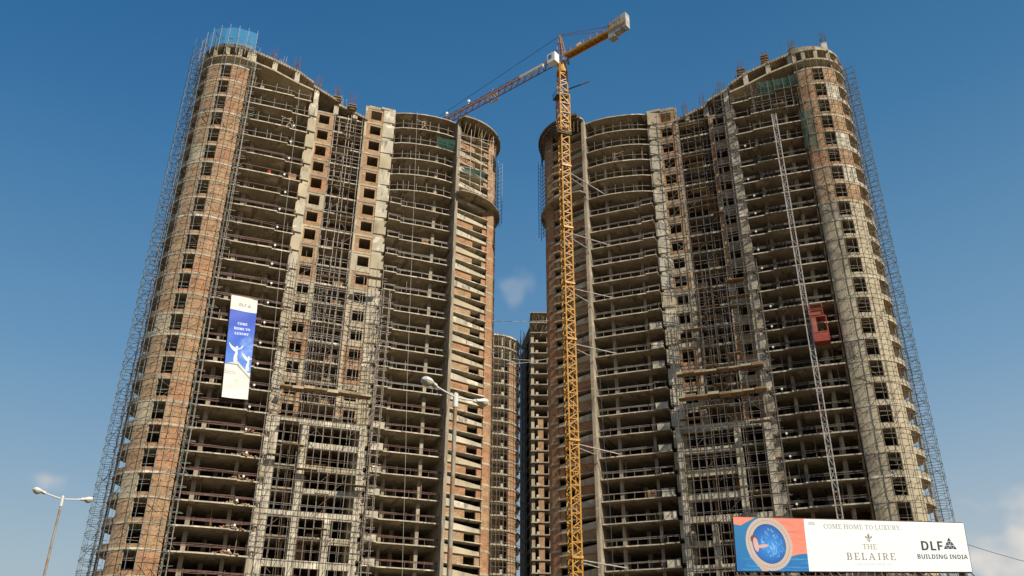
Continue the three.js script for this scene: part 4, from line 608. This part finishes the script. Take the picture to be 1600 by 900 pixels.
// ---------------------------------------------------------------- rear towers seen through the gap
{
  const Z = -200, p = 3.2, H = 91.5, T = thing('rear_tower', 'distant round brick tower with scaffolding behind the banner tower', 'building', { o: [-5, 0, Z - 6] }, 'distant towers in the gap');
  const c = [-5.2, Z - 7], r = 7.2, n = 26, top = (k) => H - k * p;
  for (let k = 0; k < n; k++) {
    const y = top(k); mb().prism([...arc(c, r + 0.15, -30, 95, 14), [c[0] + 7, c[1] - 6], [c[0] - 6, c[1] - 6]], y - 0.32, y).build('floor_slab', k % 2 ? M_.plaster : M_.concLight, T);
    if (k > 1) { mb().wall(arc(c, r, 38, 62, 3), y - p, y - 0.32, 0.3).build('brick_wall_panel', k % 3 ? M_.brick : M_.brickRed, T); mb().wall(arc(c, r - 0.6, 62, 95, 3), y - p, y - 0.32, 0.3).build('brick_wall_panel', M_.brickRed, T); const q = pol(c, r - 0.4, 26); mb().box(q[0] - 0.35, q[0] + 0.35, y - p, y - p + 0.9, q[1] - 0.3, q[1] + 0.3).build('parapet_block', M_.concLight, T); }
    else for (const a of [5, 25, 45, 62]) { const q = pol(c, r - 0.4, a); mb().box(q[0] - 0.2, q[0] + 0.2, y - p, y - 0.3, q[1] - 0.2, q[1] + 0.2).build('column', M_.plaster, T); }
  }
  mb().wall(arc(c, r - 3, -30, 95, 8), 0, top(1.5), 0.3).build('inner_wall', M_.conc, T);
  mb().box(c[0] - 6, c[0] + 6.8, 0, top(n - 1) - 0.4, c[1] - 6, c[1] + 3).build('podium', M_.conc, T);
  const S = thing('round_scaffolding', 'thin scaffolding round the distant brick tower in the gap', 'scaffolding', { o: [-5, top(n - 1), Z - 6] }, 'tube scaffolds on the towers'), tr = mb();
  for (let a = 0; a < 90; a += 6.5) { const q = pol(c, r + 0.9, a); mb().bar([q[0], top(n - 1), q[1]], [q[0] + rr(-0.2, 0.2), H + rr(-1, 1.6), q[1]], 0.05).build('standard', R() < 0.5 ? M_.pole : M_.poleDark, S); }
  for (let y = top(n - 1); y < H - 1; y += 1.7) { mb().path(arc(c, r + 0.95, -5, 92, 8).map(([x, z]) => [x, y + rr(-0.12, 0.12), z]), 0.042).build('ledger', R() < 0.5 ? M_.rebar : M_.poleDark, S); }
  // dark tower to the right of it
  const D = thing('rear_tower', 'distant dark concrete tower with pale slab ends in the gap', 'building', { o: [7, 0, Z - 6] }, 'distant towers in the gap'), HT = 97.2, q = 2.75;
  for (let k = 0; k < 32; k++) {
    const y = HT - k * q, open = k < 2;
    mb().prism([[4.6, Z + 1], [14, Z + 1], [14, Z - 18], [4.6, Z - 18]], y - 0.25, y).build('floor_slab', M_.conc, D);
    if (k > 0) { mb().prism([[2.2, Z - 16], [4.6, Z - 1], [4.6, Z - 16]], y - 0.25, y).build('floor_slab', M_.conc, D); }
    if (!open) { mb().box(4.75, 5.5, y - q, y - 0.26, Z - 0.6, Z + 0.3).build('pier_block', M_.plaster, D); mb().box(5.9, 6.5, y - q + 0.02, y - q + 0.6, Z + 0.75, Z + 0.95).build('parapet_block', M_.concLight, D); }
    if (k > 9) mb().box(6.3, 7.6, y - q, y - 0.26, Z + 0.35, Z + 0.7).build('brick_wall_panel', M_.brick, D);
    for (const s of [8.9]) mb().box(s - 0.22, s + 0.22, y - q, y - 0.25, Z - 0.2, Z + 0.2).build('column', M_.conc, D);
    if (k > 1) mb().wall([[2.25, Z - 15.8], [3.4, Z - 8.6]], y - q, y - 0.25, 0.25).build('brick_wall_panel', M_.conc, D);
  }
  mb().box(4.6, 14, 0, HT - 5.2, Z - 18.3, Z - 18).build('back_wall', M_.conc, D); mb().wall([[3.6, Z - 15.8], [4.4, Z - 8]], 0, HT - 5, 0.3).build('back_wall', M_.conc, D); mb().box(4.45, 4.6, 0, HT - 5.2, Z - 8, Z - 0.7).build('inner_wall', M_.conc, D); mb().box(11.4, 11.6, 0, HT - 5, Z - 18, Z - 1).build('inner_wall', M_.conc, D); mb().box(1.8, 14, 0, HT - 32 * q, Z - 8, Z).build('podium', M_.conc, D);
  const g = mb(); for (let i = 0; i < 16; i++) { const x = rr(4.6, 9.5), y = HT - rr(0.3, 6); g.bar([x, y - 2, Z + 0.9], [x + rr(-1, 1), y + rr(-0.3, 0.5), Z + rr(0.4, 1.1)], 0.07); } g.build('formwork_props', M_.timberDark, D, { kind: 'stuff' });
  const B = thing('blue_scaffolding', 'narrow blue tube scaffolding between the two distant towers', 'scaffolding', { o: [2.4, 20, Z] }, 'tube scaffolds on the towers');
  for (const [x, z] of [[2.3, Z - 3], [3.0, Z - 3], [3.6, Z - 2.4], [2.3, Z - 4], [3.3, Z - 4]]) mb().bar([x, 20, z], [x, 93 + rr(-2, 1.5), z], 0.06).build('standard', M_.poleBlue, B);
  for (let y = 22; y < 92; y += 1.6) mb().path([[2.1, y, Z - 3], [3.7, y + rr(-0.1, 0.1), Z - 2.5]], 0.045).build('ledger', M_.poleBlue, B);
}

// ---------------------------------------------------------------- small things on the storeys
const ORDS = ['first', 'second', 'third', 'fourth', 'fifth', 'sixth', 'seventh', 'eighth', 'ninth', 'tenth', 'eleventh', 'twelfth', 'thirteenth', 'fourteenth', 'fifteenth', 'sixteenth', 'seventeenth', 'eighteenth', 'nineteenth', 'twentieth', 'twenty-first', 'twenty-second'], ORD = (i) => ORDS[i];
for (const [side, ks, s, t, where] of [[1, [3, 4, 5, 6, 7, 8, 9, 10, 11, 12, 13, 14, 15, 16, 17, 18, 19, 20, 21, 22, 23, 24], 8.2, -0.12, 'banner'], [-1, [4, 6, 7, 8, 9, 10, 11, 13, 14, 15, 17, 19, 20, 21, 22], 9.2, -0.2, 'crane-side']]) for (const [i, k] of ks.entries()) {
  const s0 = s + rr(-0.35, 0.35), T = thing('storey_sign', `small white storey board, ${ORD(i)} from the top, on the ${where} tower's outer balconies`, 'sign', { side, o: [s0, lev(k) + 0.3, t] }, `storey boards on the ${where} tower`);
  mb().box(s0 - 0.13, s0 + 0.13, lev(k) + 0.38, lev(k) + 0.64, t, t + 0.03).build('board', M_.white, T); mb().bar([s0, lev(k), t - 0.02], [s0, lev(k) + 0.9, t - 0.02], 0.02).build('hanger', M_.pole, T);
}
for (const [k, s] of [[19, 8.3], [20, 7.9], [21, 7.8], [22, 7.8], [23, 7.5], [24, 7.4]]) {
  const nth = ['highest', 'second highest', 'third highest', 'fourth highest', 'second lowest', 'lowest'][k - 19], T = thing('rubble_heap', `${nth} heap of broken brick rubble on the banner tower balconies`, 'rubble', { side: 1, o: [s, lev(k), -0.7] }, 'rubble heaps on balconies'), n = 46;
  const g = mb(), bg = mb(); for (let i = 0; i < n; i++) { const x = s + rr(-1.6, 1.9), q = Math.max(0, 1 - Math.abs(x - s) / 1.8), y = lev(k) + rr(0, 0.55) * q + 0.05, z = rr(-1.2, -0.2), a = rr(0, 3); (i % 3 ? g : bg).bar([x, y, z], [x + 0.24 * Math.cos(a), y + rr(-0.08, 0.1), z + 0.24 * Math.sin(a)], 0.09, 0.07, 4, true); }
  g.build('bricks', M_.brickRed, T, { kind: 'stuff' }); bg.build('mortar_lumps', M_.timberPale, T, { kind: 'stuff' });
}
for (const [side, s, k, label] of [[1, 9.2, 6, 'small brick stack on a high outer balcony of the banner tower'], [1, 31.6, 8, 'small brick stack on a curved balcony of the banner tower'], [-1, 28.6, 21, 'small brick stack on a low curved balcony of the crane-side tower']]) {
  const t = side > 0 && s < 20 ? -0.8 : -2.3, T = thing('brick_stack', label, 'bricks', { side, o: [s, lev(k), t] }, 'brick stacks on balconies'); for (let i = 0; i < 5; i++) mb().box(s - 0.6 + rr(0, 0.06), s + 0.6 - rr(0, 0.06), lev(k) + i * 0.24, lev(k) + i * 0.24 + 0.22, t - 0.3, t + 0.3 + rr(-0.04, 0.04)).build('brick_layer', i % 2 ? M_.brickRed : M_.brick, T);
}
{ const T = thing('plastic_drum', 'orange plastic drum on a high outer balcony of the banner tower', 'drum', { side: 1, o: [5.6, lev(6), -0.6] }); mb().lathe([5.6, lev(6), -0.6], [[0, 0], [0.27, 0], [0.29, 0.1], [0.27, 0.3], [0.29, 0.32], [0.27, 0.6], [0.26, 0.85], [0, 0.88]], 14).build('body', mat(0.7, 0.1, 0.03, 0.5), T); mb().lathe([5.6, lev(6) + 0.88, -0.6], [[0.25, 0], [0.25, 0.05], [0, 0.06]], 14).build('lid', mat(0.5, 0.08, 0.03, 0.5), T); }
function trestle(side, s, k, t, label) { const y = lev(k), T = thing('timber_hoist_frame', label, 'hoist frame', { side, o: [s, y, t] }, 'timber hoist frames on the balconies'); for (const [a, b] of [[-0.6, 0.2], [0.6, 0.2], [0, -0.6]]) mb().bar([s + a, y, t + b], [s, y + 1.25, t], 0.05).build('leg', M_.timberPale, T); mb().bar([s, y + 0.9, t], [s + 0.05, y + 2.1, t], 0.05).build('post', M_.timberPale, T); mb().bar([s - 1.5, y + 2.0, t + 0.1], [s + 0.4, y + 1.6, t], 0.05).build('arm', M_.timberPale, T); mb().bar([s - 1.2, y + 1.6, t], [s + 0.3, y + 2.1, t], 0.04).build('arm', M_.timberPale, T); }
trestle(1, 7.6, 3, -0.4, 'pale timber hoist frame on a high outer balcony of the banner tower');
trestle(1, 30.2, 1, -1.6, 'pale timber hoist frame on the top curved balcony of the banner tower');
trestle(-1, 30.9, 3, -1.6, 'pale timber tripod on a high curved balcony of the crane-side tower');
function hang(label, pts, parent, r = 0.022, m = M_.rope) { const T = thing('hanging_rope', label, 'rope', parent, 'ropes and cables'); mb().path(pts, r, 5).build('strand', m, T); }
hang('thin rope hanging down the curved balconies of the banner tower', [[28.6, lev(0), -0.9], [29.2, lev(8), -0.75], [29.8, lev(16), -0.6], [30.2, lev(19), -0.5], [30.9, lev(26), -0.4]], { side: 1, o: [30, lev(26), -0.4] });
hang('thin rope hanging past the storey boards of the banner tower', [[8.4, lev(0.6), 0.2], [9, lev(9), 0.25], [10.1, lev(17), 0.3], [10.3, lev(26), 0.4]], { side: 1, o: [10, lev(26), 0.3] });
hang('dark hose hanging beside the fin of the crane-side tower', [[35.2, lev(15), -1.2], [34.9, lev(19), -1.0], [34.5, lev(21), -0.9], [34.4, lev(25), -0.9]], { side: -1, o: [34.6, lev(25), -1] }, 0.04, M_.cable);
{
  const T = thing('overhead_cable', 'pale cables slung across the gap between the towers', 'cable', { o: [3, 60, -130] }, 'ropes and cables');
  for (const [a, b, sag] of [[[-9.5, 61, -130], [12.5, 58.5, -130], 4.2], [[-9.5, 63, -130], [12.5, 63.2, -130], 0.8], [[-9.5, 56.5, -131], [12, 58.6, -131], 2.2]]) { const p = []; for (let i = 0; i <= 14; i++) { const u = i / 14; p.push([a[0] + (b[0] - a[0]) * u, a[1] + (b[1] - a[1]) * u - sag * 4 * u * (1 - u), a[2]]); } mb().path(p, 0.045, 5).build('strand', M_.rope, T); }
  const U = thing('overhead_wire', 'thin wire running off to the right of the billboard', 'wire', { o: [34, 9, -57] }, 'ropes and cables'); const p = []; for (let i = 0; i <= 12; i++) { const u = i / 12; p.push([28.6 + 22 * u, 12.6 - 1.5 * u - 1.9 * 4 * u * (1 - u) * 0.5, -56.2 - 6 * u]); } mb().path(p, 0.018, 5).build('strand', M_.cable, U);
}

// ---------------------------------------------------------------- two people at a balcony rail
function person(label, side, s, k, t, turn, shirt, lean) {
  const T = thing('person', label, 'person', { side, o: [s, lev(k), t] }, 'people at the balcony rail'); T.rotation.y += turn;
  const N = 56, mc = new MarchingCubes(N, new THREE.MeshStandardMaterial(), false, false, 60000), half = 0.98; mc.isolation = 0;
  const J = [ // a, b, ra, rb  (metres, feet at 0)
    [[0.1, 0.05, 0.06], [0.1, 0.48, 0.02], 0.055, 0.065], [[0.1, 0.48, 0.02], [0.09, 0.9, 0], 0.07, 0.1], [[-0.1, 0.05, 0.06], [-0.1, 0.48, 0.02], 0.055, 0.065], [[-0.1, 0.48, 0.02], [-0.09, 0.9, 0], 0.07, 0.1], [[0.1, 0.04, -0.04], [0.11, 0.03, 0.16], 0.045, 0.04], [[-0.1, 0.04, -0.04], [-0.11, 0.03, 0.16], 0.045, 0.04],
    [[0, 0.92, 0], [0, 1.18, 0.02 + lean * 0.5], 0.14, 0.13], [[0, 1.18, 0.02 + lean * 0.5], [0, 1.38, lean], 0.14, 0.13], [[-0.14, 1.4, lean], [0.14, 1.4, lean], 0.075, 0.075], [[0, 1.42, lean], [0, 1.53, lean + 0.03], 0.055, 0.05], [[0, 1.6, lean + 0.04], [0, 1.66, lean + 0.04], 0.088, 0.095], [[0, 1.6, lean + 0.12], [0, 1.58, lean + 0.14], 0.03, 0.025],
    [[0.19, 1.39, lean], [0.24, 1.12, lean + 0.05], 0.055, 0.045], [[0.24, 1.12, lean + 0.05], [0.16, 1.02, lean + 0.28], 0.043, 0.034], [[-0.19, 1.39, lean], [-0.24, 1.12, lean + 0.05], 0.055, 0.045], [[-0.24, 1.12, lean + 0.05], [-0.16, 1.02, lean + 0.28], 0.043, 0.034]];
  for (const q of [-1, 1]) for (let f = 0; f < 4; f++) J.push([[q * (0.13 + 0.022 * f), 1.02, lean + 0.3], [q * (0.13 + 0.022 * f), 0.995, lean + 0.365], 0.011, 0.009]);
  const sd = (p, [a, b, ra, rb]) => { const ab = sub(b, a), ap = sub(p, a), h = Math.max(0, Math.min(1, (ap[0] * ab[0] + ap[1] * ab[1] + ap[2] * ab[2]) / (ab[0] ** 2 + ab[1] ** 2 + ab[2] ** 2))); return len(sub(ap, [ab[0] * h, ab[1] * h, ab[2] * h])) - (ra + (rb - ra) * h); };
  for (let z = 0; z < N; z++) for (let y = 0; y < N; y++) for (let x = 0; x < N; x++) { const p = [(x / N * 2 - 1) * half, (y / N * 2 - 1) * half + 0.88, (z / N * 2 - 1) * half]; let d = 9; for (const j of J) { const q = sd(p, j), h = Math.max(0, 0.05 - Math.abs(d - q)) / 0.05; d = Math.min(d, q) - h * h * 0.0125; } mc.field[x + y * N + z * N * N] = -d; }
  mc.update(); const n = mc.count, pos = mc.positionArray.slice(0, n * 3), nor = mc.normalArray.slice(0, n * 3), col = new Float32Array(n * 3);
  for (let i = 0; i < n; i++) { pos[i * 3] *= half; pos[i * 3 + 1] = pos[i * 3 + 1] * half + 0.88; pos[i * 3 + 2] *= half; const [x, y, z] = pos.subarray(i * 3, i * 3 + 3); const c = y > 1.66 || (y > 1.56 && z < lean) ? [0.02, 0.015, 0.012] : y > 1.47 || (z > lean + 0.1 && y < 1.1 && y > 0.95) ? [0.25, 0.13, 0.08] : y > 0.92 ? shirt : y > 0.07 ? [0.06, 0.07, 0.1] : [0.03, 0.02, 0.02]; col.set(c, i * 3); }
  const g = new THREE.BufferGeometry(); g.setAttribute('position', new THREE.BufferAttribute(pos, 3)); g.setAttribute('normal', new THREE.BufferAttribute(nor, 3)); g.setAttribute('color', new THREE.BufferAttribute(col, 3));
  const m = new THREE.Mesh(g, new THREE.MeshStandardMaterial({ vertexColors: true, roughness: 0.85 })); m.name = 'body'; m.castShadow = m.receiveShadow = true; T.add(m);
}
person('person in a pale blue shirt standing at the balcony rail behind the lamp head', 1, 33.95, 16, -2.15, 0.2, [0.5, 0.55, 0.6], 0.06);
person('person in a dusty pink shirt standing at the balcony rail behind the lamp head', 1, 34.85, 16, -2.2, -0.3, [0.5, 0.4, 0.38], 0.02);
renderer.render(scene, camera);
